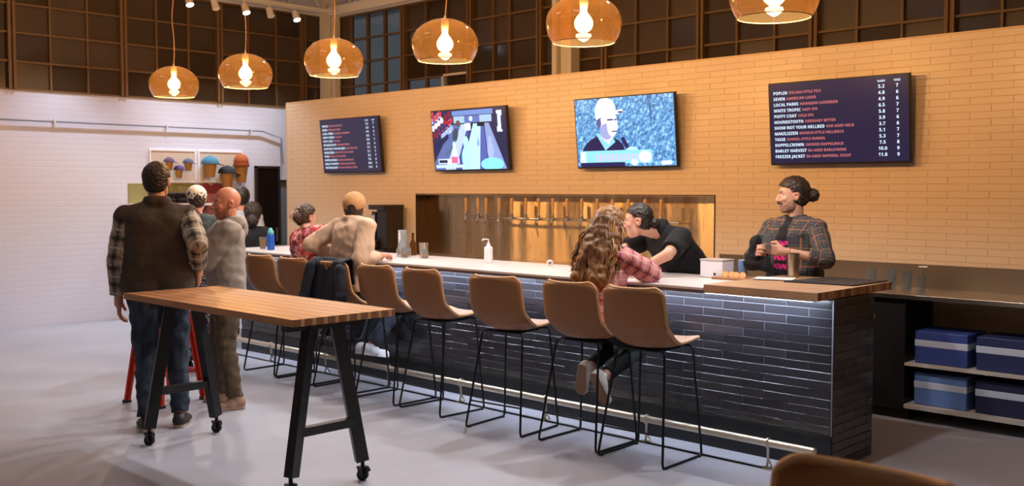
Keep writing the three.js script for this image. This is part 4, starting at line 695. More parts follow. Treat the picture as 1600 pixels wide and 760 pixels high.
function person(o) {
  const s = o.height / 1.75, yaw = o.yaw, t = thing('person', o.label, 'person', [o.pos[0], 0, o.pos[1]], yaw);
  const cy = Math.cos(yaw), sy = Math.sin(yaw), W = (p) => V((p[0] - o.pos[0]) * cy - (p[2] - o.pos[1]) * sy, p[1], (p[0] - o.pos[0]) * sy + (p[2] - o.pos[1]) * cy);
  const fem = o.female ? 0.9 : 1, bulk = o.bulk ?? 1;
  const pel = o.pelvis ? W(o.pelvis) : V(0, 0.935 * s, 0);
  const tq = new THREE.Quaternion().setFromEuler(new THREE.Euler(o.lean ?? 0.03, o.twist ?? 0, o.roll ?? 0, 'YXZ'));
  const TL = o.torso ?? 1, T = (x, y, z) => V(x * s, y * s * TL, z * s).applyQuaternion(tq).add(pel);
  const shw = 0.178 * fem * (0.6 + 0.4 * bulk);
  const neck = T(0, 0.525, -0.005), shL = T(shw, 0.448, -0.005), shR = T(-shw, 0.448, -0.005);
  // head
  const hq = new THREE.Quaternion().setFromEuler(new THREE.Euler(o.headPitch ?? 0, o.headYaw ?? 0, o.headRoll ?? 0, 'YXZ'));
  const hs = s * (o.headScale ?? 1), head = o.head ? W(o.head) : neck.clone().add(V(0, 0.155 * s, 0.022 * s).applyQuaternion(new THREE.Quaternion().slerp(tq, 0.6)));
  const hinv = hq.clone().invert(), HL = (x, y, z) => { const q = V(x - head.x, y - head.y, z - head.z).applyQuaternion(hinv); return [q.x / hs, q.y / hs, q.z / hs]; };
  const HW = (x, y, z) => V(x * hs, y * hs, z * hs).applyQuaternion(hq).add(head);
  // arms and legs
  const hipL = pel.clone().add(V(0.088 * s, -0.02 * s, 0)), hipR = pel.clone().add(V(-0.088 * s, -0.02 * s, 0));
  const arm = (sh, side, spec) => { const rest = sh.clone().add(V(0.06 * side * s, -0.52 * s, 0.06 * s)), tgt = spec?.l ? V(spec.l[0] * s, spec.l[1] * s, spec.l[2] * s) : spec ? W(spec.p) : rest; const [e, w] = twoBone(sh, tgt, 0.285 * s, 0.255 * s, spec?.pole ? V(...spec.pole) : V(0.5 * side, -0.2, -1)); return [e, w]; };
  const [elL, wrL] = arm(shL, 1, o.handL), [elR, wrR] = arm(shR, -1, o.handR);
  const leg = (hip, side, spec) => twoBone(hip, spec ? W(spec.p) : V(side * 0.105 * s, 0.085 * s, 0.0), 0.425 * s, 0.415 * s, spec?.pole ? V(...spec.pole) : V(0.08 * side, 0, 1));
  const [knL, anL] = leg(hipL, 1, o.footL), [knR, anR] = leg(hipR, -1, o.footR);
  const b = bulk * s, torso = (g) => [bone('torso', T(0.085 * fem, 0.02, 0), T(0.075 * fem, 0.40, 0.0), (0.105 + g) * b, (0.098 + g) * b), bone('torso', T(-0.085 * fem, 0.02, 0), T(-0.075 * fem, 0.40, 0.0), (0.105 + g) * b, (0.098 + g) * b), bone('torso', T(0, 0.12, 0.01 + 0.025 * (bulk - 1)), T(0, 0.36, 0.015), (0.118 + g) * b, (0.118 + g) * b), bone('torso', T(0.07 * fem, 0.43, -0.005), shL.clone(), (0.07 + g) * s, (0.054 + g) * s), bone('torso', T(-0.07 * fem, 0.43, -0.005), shR.clone(), (0.07 + g) * s, (0.054 + g) * s), bone('torso', T(0.02, 0.50, -0.018), T(0.13 * fem, 0.452, -0.012), (0.048 + g * 0.5) * s, (0.05 + g * 0.8) * s), bone('torso', T(-0.02, 0.50, -0.018), T(-0.13 * fem, 0.452, -0.012), (0.048 + g * 0.5) * s, (0.05 + g * 0.8) * s), bone('torso', T(0, 0.44, -0.01), T(0, 0.49, -0.01), (0.08 + g * 0.6) * s, (0.052 + g * 0.4) * s)];
  const along = (a, c, k) => a.clone().lerp(c, k);
  const armBones = (g, cutAt, tag) => { const out = []; for (const [S, E2, X, n] of [[shL, elL, wrL, 'L'], [shR, elR, wrR, 'R']]) { if (cutAt <= 1) { out.push(bone('arm' + n, S, along(S, E2, cutAt), (0.05 + g) * b, (0.044 + g) * b, cutAt < 1)); } else { out.push(bone('arm' + n, S, E2, (0.05 + g) * b, (0.041 + g) * b)); out.push(bone('fore' + n, E2, along(E2, X, cutAt - 1), (0.041 + g) * b, mix(0.041, 0.029, cutAt - 1) * b + g * b, true)); } } return out; };
  const legBones = (g, cutAt) => { const out = []; for (const [H, K, A] of [[hipL, knL, anL], [hipR, knR, anR]]) { out.push(bone('thigh', H, K, (0.083 + g) * b, (0.057 + g) * s)); out.push(bone('shin', K, along(K, A, cutAt), (0.056 + g) * s, (mix(0.056, 0.04, cutAt) + g) * s, true)); } out.push(bone('torso', hipL.clone().add(V(0, 0.05 * s, -0.01)), hipR.clone().add(V(0, 0.05 * s, -0.01)), (0.084 + g) * b, (0.084 + g) * b)); return out; };
  // body: one skin mesh with head and hands on finer grids
  const skin = lin(o.skin ?? 0xd09a7c), skinDark = skin.map((v, i) => v * [0.8, 0.62, 0.6][i]);
  const limbs = [...torso(-0.014), ...armBones(-0.004, 1.98), bone('neck', T(0, 0.47, -0.012), HW(0, -0.055, -0.02), 0.056 * s, 0.052 * hs)];
  for (const [H, K, A] of [[hipL, knL, anL], [hipR, knR, anR]]) { limbs.push(bone('thigh', H, K, 0.072 * s, 0.05 * s)); limbs.push(bone('shin', K, A, 0.048 * s, 0.034 * s)); }
  const geos = [meshField(bonesField(limbs, 0.025), ...bounds(limbs, 0.03), 0.0125, () => skin)];
  const headField = (x, y, z) => {
    const [a, c, e] = HL(x, y, z), m = Math.abs(a);
    let d = ell(a, c, e, 0, 0.032, -0.012, 0.077, 0.090, 0.097);
    d = smin(d, ell(a, c, e, 0, -0.035, 0.028, 0.058, 0.08, 0.064), 0.03);
    d = smin(d, Math.hypot(m - 0.014, c + 0.098, e - 0.062) - 0.02, 0.03);                          // chin
    d = smin(d, Math.hypot(m - 0.044, (c + 0.07) * 0.7, e - 0.012) - 0.02, 0.03);                     // jaw angle
    d = smin(d, Math.hypot(Math.max(0, m - 0.036), c - 0.026, e - 0.074) - 0.0135, 0.016);           // brow
    d = smin(d, Math.hypot(m - 0.042, c + 0.02, e - 0.066) - 0.016, 0.02);                          // cheek
    d = -smin(-d, Math.hypot(m - 0.031, c - 0.006, e - 0.096) - 0.013, 0.012);                        // eye hollow
    d = smin(d, cone(a, c, e, NOSE), 0.009); d = smin(d, Math.hypot(m - 0.011, c + 0.03, e - 0.1) - 0.0085, 0.008);
    d = smin(d, Math.hypot(Math.max(0, m - 0.016), c + 0.056, e - 0.0885) - 0.0065, 0.008); d = smin(d, Math.hypot(Math.max(0, m - 0.013), c + 0.068, e - 0.087) - 0.007, 0.007);
    d = Math.min(d, Math.hypot(m - 0.0305, c - 0.005, e - 0.0755) - 0.0125);                           // eyeball
    const er = ell(m, c, e, 0.079, -0.004, -0.012, 0.011, 0.033, 0.021); d = smin(d, Math.max(er, -(Math.hypot(m - 0.09, c + 0.002, e + 0.006) - 0.012)), 0.006);
    return d * hs;
  };
  const beard = o.beard ? lin(o.beard) : null, brow = lin(o.browColor ?? o.hairColor ?? 0x2a1c14), blush = [skin[0], skin[1] * 0.72, skin[2] * 0.7];
  const headCol = (x, y, z) => {
    const [a, c, e] = HL(x, y, z), m = Math.abs(a); let q = skin;
    if (e > 0.05 && c < -0.05 && c > -0.075 && m < 0.024 && e > 0.085) q = lerp3(skin, [0.42, 0.16, 0.14], 0.7);
    if (beard && e > -0.005 && c < -0.03 && !(c > -0.074 && c < -0.052 && m < 0.022) && !(c > -0.045 && e > 0.088 && m < 0.018) && (c < -0.06 || e > 0.05 && m < 0.036 || e < 0.05 && c < -0.02 - 0.5 * e)) q = lerp3(skin, beard, clamp(0.72 + 0.3 * noise3(x * 90, y * 90, z * 90), 0, 1) * (o.beardAmount ?? 1));
    if (m > 0.012 && m < 0.05 && c > 0.026 && c < 0.037 && e > 0.06) q = lerp3(skin, brow, 0.85);
    const ey = Math.hypot(m - 0.0305, c - 0.005); if (ey < 0.0115 && e > 0.079) q = Math.hypot(m - 0.0305, c - 0.004) < 0.0055 ? [0.03, 0.02, 0.015] : Math.abs(c - 0.005) > 0.0062 ? lerp3(skin, skinDark, 0.5) : [0.62, 0.58, 0.55];
    if (m > 0.076 || (c < -0.0 && e > 0.1)) q = lerp3(q, blush, 0.35);
    return q;
  };
  const H0 = HW(0, 0, 0), hr = 0.15 * hs;
  geos.push(meshField(headField, [H0.x - hr, H0.y - hr, H0.z - hr], [H0.x + hr, H0.y + hr, H0.z + hr], 0.0042, headCol));
  for (const [sh, el, wr, spec, right] of [[shL, elL, wrL, o.handL, false], [shR, elR, wrR, o.handR, true]]) {
    const d = spec?.dir ? V(...spec.dir).normalize() : wr.clone().sub(el).normalize(); let n = spec?.palm ? V(...spec.palm) : V(right ? 1 : -1, 0, 0.1); n.addScaledVector(d, -n.dot(d)).normalize();
    const hb = handField(wr.clone().addScaledVector(d, 0.03 * s), d, n, right, spec?.curl ?? 0.4, s * (o.female ? 0.92 : 1.02));
    geos.push(meshField(bonesField(hb, 0.006), ...bounds(hb, 0.012), 0.0042, (x, y, z) => skin));
  }
  part('body', joinColoured(geos), skinMat, t);
  // trousers
  const J = { T, pel, neck, shL, shR, elL, elR, wrL, wrR, hipL, hipR, knL, knR, anL, anR, HW, HL, head, hs, s, hq, tq, fem, b, W, torso, armBones, legBones, along };
  const pc = o.trousers; if (pc) { const pb = legBones(pc.g ?? 0.012, pc.cut ?? 0.97), c0 = lin(pc.color), c1 = lin(pc.color2 ?? pc.color); part(pc.name ?? 'trousers', meshField(bonesField(pb, 0.03, pc.fold ?? 0.007, [[T(0, 0.13, 0), V(0, 1, 0).applyQuaternion(tq)]], 1.1), ...bounds(pb, 0.04), 0.0095, (x, y, z) => lerp3(c0, c1, clamp(0.5 + 0.5 * noise3(x * 14, y * 5, z * 14) + 0.25 * noise3(x * 120, y * 120, z * 120), 0, 1))), clothMat, t); }
  // shirt
  const sc = o.top; if (sc) {
    const sb = [...torso(sc.g ?? 0.012), ...(sc.sleeve === 0 ? [] : armBones(sc.gs ?? sc.g ?? 0.012, sc.sleeve ?? 1.92))], uv = clothUV(sb), up = V(0, 1, 0).applyQuaternion(tq);
    if (sc.hood) sb.push(bone('torso', T(-0.08, 0.515, -0.07), T(0.08, 0.515, -0.07), 0.055 * s, 0.055 * s), bone('torso', T(0, 0.44, -0.12), T(0, 0.49, -0.10), 0.055 * s, 0.06 * s), bone('torso', T(-0.085, 0.515, -0.05), T(-0.04, 0.47, 0.075), 0.045 * s, 0.026 * s), bone('torso', T(0.085, 0.515, -0.05), T(0.04, 0.47, 0.075), 0.045 * s, 0.026 * s));
    if (sc.collar) { const y = sc.collarY ?? 0.505; sb.push(bone('torso', T(-0.02, y, -0.03), T(0.02, y, -0.03), sc.collar * s, sc.collar * s), bone('torso', T(-0.03, y, 0.0), T(0.03, y, 0.0), sc.collar * 0.9 * s, sc.collar * 0.9 * s)); }
    for (const e of sc.extra?.(J) ?? []) sb.push(e);
    const planes = [[T(0, sc.hem ?? -0.05, 0), up.clone().negate()]]; if (sc.top !== undefined) planes.push([T(0, sc.top, 0), up]);
    part(sc.name ?? 'shirt', meshField(bonesField(sb, sc.k ?? 0.022, sc.fold ?? 0.006, planes, sc.freq ?? 1), ...bounds(sb, 0.04), sc.cell ?? 0.0088, (x, y, z) => { const [u, v, n] = uv(x, y, z); return sc.color(u, v, n, x, y, z, J); }), clothMat, t);
  }
  // shoes
  const sh = o.shoes; if (sh) for (const [A, spec, side] of [[anL, o.footL, 1], [anR, o.footR, -1]]) {
    const f = spec?.toe ? V(...spec.toe).normalize() : V(0.12 * side, 0, 1).normalize(), upv = spec?.up ? V(...spec.up) : V(0, 1, 0); upv.addScaledVector(f, -upv.dot(f)).normalize(); const r = upv.clone().cross(f);
    const k = s * (sh.size ?? 1), base = A.clone().addScaledVector(upv, -0.085 * s);
    const L = (x, y, z) => { const dx = x - base.x, dy = y - base.y, dz = z - base.z; return [(dx * r.x + dy * r.y + dz * r.z) / k, (dx * upv.x + dy * upv.y + dz * upv.z) / k, (dx * f.x + dy * f.y + dz * f.z) / k]; };
    const fld = (x, y, z) => { const [a, c, e] = L(x, y, z); const w = 0.036 + 0.012 * clamp((e + 0.02) / 0.12, 0, 1) - 0.02 * clamp((e - 0.13) / 0.06, 0, 1); const zc = clamp(e, -0.05, 0.155), plan = Math.hypot(Math.max(0, Math.abs(a) - (w - 0.024)), e - zc) - 0.024; let d = Math.max(plan, Math.abs(c - 0.013) - 0.013); const u = smin(Math.hypot(a * 0.95, (c - 0.05) * 0.9, Math.max(0, Math.abs(e + 0.005) - 0.035)) - 0.042, Math.hypot(a * 0.8, (c - 0.026) * 1.05, Math.max(0, Math.abs(e - 0.085) - 0.055)) - 0.037, 0.03); d = Math.min(d, Math.max(u, -c)); d = smin(d, Math.max(Math.hypot(a, e + 0.012) - 0.042, Math.abs(c - 0.075) - (sh.high ?? 0.02)), 0.01); return d * k; };
    const R = 0.22 * k, q = base.clone().addScaledVector(f, 0.05 * k); const cu = lin(sh.color), cs = lin(sh.sole), cl = lin(sh.lace ?? sh.color);
    const m = part('shoe', meshField(fld, [q.x - R, q.y - R, q.z - R], [q.x + R, q.y + R, q.z + R], 0.0055, (x, y, z) => { const [a, c, e] = L(x, y, z); return c < 0.022 ? (c < 0.003 && sh.tread ? lin(sh.tread) : cs) : Math.abs(a) < 0.016 && e > 0.03 && e < 0.1 && Math.floor(e * 90) % 2 ? cl : cu; }), shoeMat, t);
  }
  // hair
  const hc = o.hair; if (hc) {
    const c0 = lin(o.hairColor), c1 = lin(o.hairColor2 ?? o.hairColor), line = hc.line ?? 0.058, low = hc.low ?? -0.06, g = hc.thick ?? 0.012;
    const bun = hc.bun; const fld = (x, y, z) => { const [a, c, e] = HL(x, y, z), m = Math.abs(a); let d = ell(a, c, e, 0, 0.034, -0.014, 0.077 + g, 0.090 + g, 0.097 + g); d = smin(d, ell(a, c, e, 0, -0.03, -0.052, 0.058 + g * 0.6, 0.05, 0.045 + g * 0.5), 0.03); d += 0.004 * noise3(a * 30, c * 60, e * 30) + (hc.wavy ?? 0.002) * noise3(a * 80, c * 80, e * 80); const front = line - c + 0.22 * Math.max(0, e - 0.04) - 0.6 * Math.max(0, 0.03 - e) * 0, side = Math.max(e - (0.012 + 0.5 * Math.max(0, c - 0.02)), low - c, (m > 0.066 && c < 0.03 && c > -0.04 && Math.abs(e + 0.012) < 0.026) ? 0.01 : -1); d = Math.max(d, smin(front, side, 0.015)); if (bun) d = smin(d, Math.hypot(a - (bun[4] ?? 0), (c - bun[0]), (e - bun[1])) - bun[2] + 0.006 * noise3(a * 50, c * 50, e * 50), 0.012); return d * hs; };
    const R = 0.2 * hs; part('hair', meshField(fld, [H0.x - R, H0.y - R, H0.z - R], [H0.x + R, H0.y + R, H0.z + R], 0.005, (x, y, z) => { const [a, c, e] = HL(x, y, z); return lerp3(c0, c1, clamp(0.5 + 0.6 * noise3(a * 26, c * 70, e * 26) + 0.3 * noise3(a * 90, c * 30, e * 90), 0, 1)); }), hairMat, t);
  }
  const cp = o.cap; if (cp) {
    const c0 = lin(cp.color), c1 = lin(cp.color2 ?? cp.color);
    const fld = (x, y, z) => { const [a, c, e] = HL(x, y, z); let d = ell(a, c, e, 0, 0.04, -0.012, 0.096, 0.102, 0.113); d = Math.max(d, -(ell(a, c, e, 0, 0.036, -0.012, 0.088, 0.094, 0.105)), 0.028 + 0.25 * Math.min(0, e + 0.02) - c); d = Math.max(d, -(Math.max(Math.hypot(a, c - (cp.gapY ?? 0.012)) - 0.036, e + 0.03))); return d * hs; };
    const R = 0.2 * hs; const cm = part('cap', meshField(fld, [H0.x - R, H0.y - R, H0.z - R], [H0.x + R, H0.y + R, H0.z + R], 0.0042, (x, y, z) => { const [a, c, e] = HL(x, y, z); return cp.camo ? (noise3(a * 34, c * 34, e * 34) > 0.15 && e < 0.02 && c < 0.075 ? c1 : c0) : lerp3(c0, c1, clamp(0.5 + noise3(a * 40, c * 40, e * 40), 0, 1) * 0.5); }), clothMat, t);
    const s2 = new THREE.Shape(); s2.absellipse(0, 0, 0.078, 0.078, 0, Math.PI); const g = new THREE.ExtrudeGeometry(s2, { depth: 0.005, bevelEnabled: true, bevelSize: 0.002, bevelThickness: 0.002, bevelSegments: 1 }).rotateX(Math.PI / 2).rotateX(0.16).translate(0, 0.042, 0.085); g.scale(hs, hs, hs); g.applyQuaternion(hq); g.translate(head.x, head.y, head.z); part('brim', g, std(hex(cp.brim ?? cp.color), 0.9), cm);
  }
  o.after?.(t, J);
  return t;
}
const NOSE = { a: V(0, 0.012, 0.09), b: V(0, -0.027, 0.1115), ra: 0.0075, rb: 0.0115 };
// cloth patterns
const flat = (c, k = 0.12) => { const a = lin(c); return (u, v, n, x, y, z) => { const q = 1 + k * noise3(x * 60, y * 60, z * 60) + k * 0.6 * noise3(x * 8, y * 8, z * 8); return a.map((w) => w * q); }; };
const stripe = (p, period, at, w) => { let q = ((p / period) % 1 + 1) % 1; q = Math.abs(q - at); q = Math.min(q, 1 - q); return q < w ? 1 : 0; };
function plaid(base, bands, dark, light, period) { const B = lin(base), D = lin(bands), K = lin(dark), L = lin(light); return (u, v) => { const a = stripe(u, period, 0.25, 0.17), c = stripe(v, period, 0.25, 0.17); let q = lerp3(B, D, 0.42 * a + 0.42 * c); if (stripe(u, period, 0.25, 0.05)) q = lerp3(q, K, 0.75); if (stripe(v, period, 0.25, 0.05)) q = lerp3(q, K, 0.75); if (stripe(u, period, 0.75, 0.04)) q = lerp3(q, L, 0.8); if (stripe(v, period, 0.75, 0.04)) q = lerp3(q, L, 0.8); return q; }; }
// ------------------------------------------------------------------ the people
const PI = Math.PI;
// bartender in flannel
{
  const fl = plaid(0x3a3c44, 0x5a5652, 0x17181c, 0xa0673f, 0.066), tee = lin(0x131215), pink = lin(0xd8217e);
  person({ label: 'bartender with a dark hair bun and an open plaid flannel shirt drying a glass', pos: [-0.82, -1.03], yaw: -0.12, height: 1.82, headYaw: -0.78, headPitch: 0.06, lean: 0.04, skin: 0xcf9a80, hairColor: 0x20150f, hairColor2: 0x38271b, beard: 0x3a281e, beardAmount: 0.8, bulk: 1.06,
    hair: { line: 0.064, low: -0.085, thick: 0.016, bun: [-0.005, -0.138, 0.046] },
    handL: { p: [-0.70, 1.285, -0.70], pole: [1, -0.55, -0.4], dir: [-0.75, 0.12, 0.6], palm: [-0.5, 0, -0.8], curl: 0.75 }, handR: { p: [-0.875, 1.245, -0.66], pole: [-1, -0.7, -0.2], dir: [0.25, 0.35, 0.9], palm: [0.9, 0.1, -0.1], curl: 0.8 },
    top: { name: 'flannel_shirt', g: 0.02, gs: 0.018, sleeve: 1.45, hem: -0.1, fold: 0.008, collar: 0.062, top: 0.545, color: (u, v, n, x, y, z, J) => { const q = V(x, y, z).sub(J.pel).applyQuaternion(J.tq.clone().invert()); if (n === 'torso' && q.z > 0.03 && Math.abs(q.x) < 0.052 - 0.02 * clamp((q.y - 0.38) / 0.15, -1, 1)) { const w = q.y / J.s; return w > 0.18 && w < 0.37 && Math.abs(q.x) < 0.07 && (Math.floor(q.x * 75 + 40) + Math.floor(w * 60)) % 3 !== 0 && Math.floor(w * 38) % 4 !== 0 ? pink : tee; } return fl(u, v); } },
    trousers: { color: 0x1a1a20 }, shoes: { color: 0x151515, sole: 0x0c0c0c },
    after: (t, J) => {
      const must = [bone('m', J.HW(-0.028, -0.052, 0.083), J.HW(0, -0.045, 0.1), 0.006 * J.s, 0.0085 * J.s), bone('m', J.HW(0.028, -0.052, 0.083), J.HW(0, -0.045, 0.1), 0.006 * J.s, 0.0085 * J.s)];
      part('moustache', meshField(bonesField(must, 0.006), ...bounds(must, 0.02), 0.003, () => lin(0x2a1c14)), hairMat, t);
    } });
  const g = thing('held_glass', 'clear glass held in the hands of the flannel-shirted bartender', 'glass', [-0.795, 1.30, -0.585], 0.2); part('glass_wall', lathe([[0, 0], [0.03, 0], [0.032, 0.005], [0.04, 0.12], [0.038, 0.12], [0.031, 0.009], [0, 0.009]], 24).rotateZ(0.15), M.glass, g);
  const tb = [bone('c', V(-0.87, 1.36, -0.56), V(-0.90, 1.20, -0.54), 0.034, 0.045), bone('c', V(-0.90, 1.22, -0.55), V(-0.80, 1.18, -0.58), 0.04, 0.03), bone('c', V(-0.80, 1.22, -0.58), V(-0.77, 1.145, -0.60), 0.035, 0.018), bone('c', V(-0.87, 1.36, -0.56), V(-0.83, 1.39, -0.57), 0.03, 0.02)];
  const tw = thing('bar_towel', 'black towel in the hands of the flannel-shirted bartender', 'towel'); part('cloth', meshField(bonesField(tb, 0.03, 0.012, [], 1.6), ...bounds(tb, 0.04), 0.006, flatXYZ(0x161518)), clothMat, tw);
}
function flatXYZ(c) { const f = flat(c); return (x, y, z) => f(0, 0, 0, x, y, z); }
// bartender leaning on the bar
person({ label: 'bartender in a black T-shirt leaning over the bar towards the long-haired woman', pos: [-1.60, -0.94], yaw: -0.32, height: 1.8, pelvis: [-1.58, 0.97, -0.92], lean: 0.70, torso: 1.1, headYaw: -0.75, headPitch: 0.12, head: [-1.80, 1.485, -0.42], skin: 0xd6a48c, hairColor: 0x17100c, hairColor2: 0x2b1f18, bulk: 1.12,
  hair: { line: 0.066, low: -0.075, thick: 0.009, bun: [-0.03, -0.12, 0.035] },
  handL: { p: [-1.62, 1.125, -0.16], pole: [1, 0.1, 0.1], curl: 0.6, palm: [0, -1, 0] }, handR: { p: [-1.98, 1.125, -0.20], pole: [-1, 0.1, 0.1], curl: 0.6, palm: [0, -1, 0] },
  top: { name: 't_shirt', g: 0.016, sleeve: 0.78, gs: 0.024, hem: -0.06, fold: 0.007, collar: 0.05, collarY: 0.53, top: 0.60, color: flat(0x121114) }, trousers: { color: 0x17171c }, shoes: { color: 0x151515, sole: 0x0c0c0c } });
// woman in pink plaid
{
  const pl = plaid(0xd98f90, 0xb0505c, 0x4a2030, 0xeec2b8, 0.088);
  person({ label: 'woman with long wavy hair and a pink plaid shirt seated at the bar', female: true, pos: [-1.50, 0.42], yaw: PI, height: 1.68, pelvis: [-1.49, 0.845, 0.46], lean: 0.22, head: [-1.47, 1.475, 0.33], headYaw: -0.25, headPitch: 0.12, skin: 0xdba892, hairColor: 0x6a4526, hairColor2: 0xb5854f, headScale: 1.04, bulk: 1.02,
    hair: { line: 0.05, low: -0.12, thick: 0.018, wavy: 0.005 },
    handL: { p: [-1.62, 1.13, -0.02], pole: [1, -0.3, -0.2], palm: [0, -1, 0] }, handR: { p: [-1.44, 1.125, -0.06], pole: [-1, -0.25, -0.1], palm: [0, -1, 0] },
    footL: { p: [-1.545, 0.50, 0.47], pole: [0.1, 0.2, 1], toe: [0.28, -0.86, 0.25], up: [0.1, 0.3, 1] }, footR: { p: [-1.415, 0.455, 0.47], pole: [-0.1, 0.2, 1], toe: [-0.2, -0.85, 0.3], up: [0.1, 0.3, 1] },
    top: { name: 'plaid_shirt', g: 0.024, gs: 0.034, sleeve: 1.9, hem: -0.13, fold: 0.012, collar: 0.06, top: 0.54, color: (u, v) => pl(u, v) },
    trousers: { color: 0x15161b, cut: 0.86, g: 0.01 }, shoes: { color: 0xe8e2dc, sole: 0xd8cec4, tread: 0x8a6a50, lace: 0xb8b0ac },
    after: (t, J) => {
      const h = J.head, y0 = h.y, B = [bone('h', V(h.x, y0 + 0.03, h.z - 0.05), V(h.x + 0.0, y0 - 0.16, h.z - 0.13), 0.088, 0.10), bone('h', V(h.x - 0.05, y0 - 0.10, h.z - 0.11), V(h.x - 0.045, y0 - 0.34, h.z - 0.19), 0.07, 0.075), bone('h', V(h.x + 0.05, y0 - 0.08, h.z - 0.10), V(h.x + 0.11, y0 - 0.34, h.z - 0.18), 0.07, 0.07), bone('h', V(h.x + 0.06, y0 + 0.0, h.z - 0.02), V(h.x + 0.12, y0 - 0.2, h.z - 0.06), 0.05, 0.06), bone('h', V(h.x - 0.06, y0 + 0.0, h.z - 0.02), V(h.x - 0.10, y0 - 0.2, h.z - 0.07), 0.05, 0.05)];
      const a = lin(0x5d3a20), b = lin(0xa87848);
      part('long_hair', meshField(bonesField(B, 0.04, 0.014, [], 1.5), ...bounds(B, 0.05), 0.007, (x, y, z) => lerp3(a, b, clamp((y0 + 0.02 - y) * 2.2 + 0.5 * noise3(x * 40, y * 14, z * 40), 0, 1))), hairMat, t);
      const locks = [[], [], []];
      for (let i = 0; i < 150; i++) {
        const k = rr(-1, 1), ph = k * 1.75, top = y0 + rr(-0.06, 0.055), len = rr(0.30, 0.45) * (1 - 0.25 * Math.abs(k)), n = 11, pts = [], w = rr(0, 6), am = rr(0.010, 0.022), fr = rr(9, 15);
        for (let j = 0; j <= n; j++) { const q = j / n, y = top - q * len, rx = mix(0.10, 0.175, clamp(q * 1.5, 0, 1)), rz = mix(0.105, 0.12, q), cz = -0.02 - 0.11 * q; const wob = am * Math.sin(q * fr + w) * Math.min(1, q * 3); pts.push(V(h.x + 0.03 * q + Math.sin(ph) * rx + wob, y, h.z + cz - Math.cos(ph) * rz + 0.7 * wob * Math.cos(w))); }
        const g = new THREE.TubeGeometry(new THREE.CatmullRomCurve3(pts), 22, 1, 5, false), p = g.attributes.position; const r0 = rr(0.006, 0.011), curve = new THREE.CatmullRomCurve3(pts);
        for (let q = 0; q <= 22; q++) { const c = curve.getPointAt(q / 22), r = r0 * (1 - 0.85 * Math.pow(q / 22, 3)); for (let e = 0; e <= 5; e++) { const id = q * 6 + e; p.setXYZ(id, c.x + (p.getX(id) - c.x) * r, c.y + (p.getY(id) - c.y) * r, c.z + (p.getZ(id) - c.z) * r); } }
        locks[i % 3].push(g);
      }
      locks.forEach((l, i) => part('hair_locks', l, std(hex([0x5a3820, 0x8a5f38, 0xb8894f][i]), 0.45), t));
    } });
}
// man in the beige sweater
person({ label: 'man in a tan cap and beige sweater seated on the stool with the navy jacket', pos: [-4.25, 0.42], yaw: PI, height: 1.85, torso: 1.13, pelvis: [-4.24, 0.865, 0.42], lean: 0.02, roll: -0.03, twist: 0, head: [-4.30, 1.56, 0.36], headYaw: 0.7, headPitch: -0.2, headRoll: 0.05, skin: 0xc98f72, hairColor: 0x2a1d16, hairColor2: 0x3c2a20, bulk: 1.06, beard: 0x3a2a20,
  hair: { line: 0.3, low: -0.085, thick: 0.012 }, cap: { color: 0xb4875a, color2: 0xa67a50, brim: 0xa67a50, gapY: 0.02 },
  handL: { p: [-4.60, 1.135, 0.34], pole: [0.6, -0.2, -1], palm: [0, -1, 0] }, handR: { p: [-4.10, 1.14, 0.26], pole: [-0.3, -1, -0.8], palm: [0, -1, 0] },
  footL: { p: [-4.36, 0.34, 0.22], toe: [0.1, -0.15, 1] }, footR: { p: [-4.16, 0.36, 0.30], toe: [-0.2, -0.2, 1] },
  top: { name: 'sweater', g: 0.022, gs: 0.022, sleeve: 1.9, hem: -0.02, fold: 0.012, freq: 0.8, top: 0.53, color: flat(0xcdb096, 0.06) }, trousers: { color: 0x1d212b, color2: 0x272c38 }, shoes: { color: 0xdcdce0, sole: 0xe6e4e4 } });
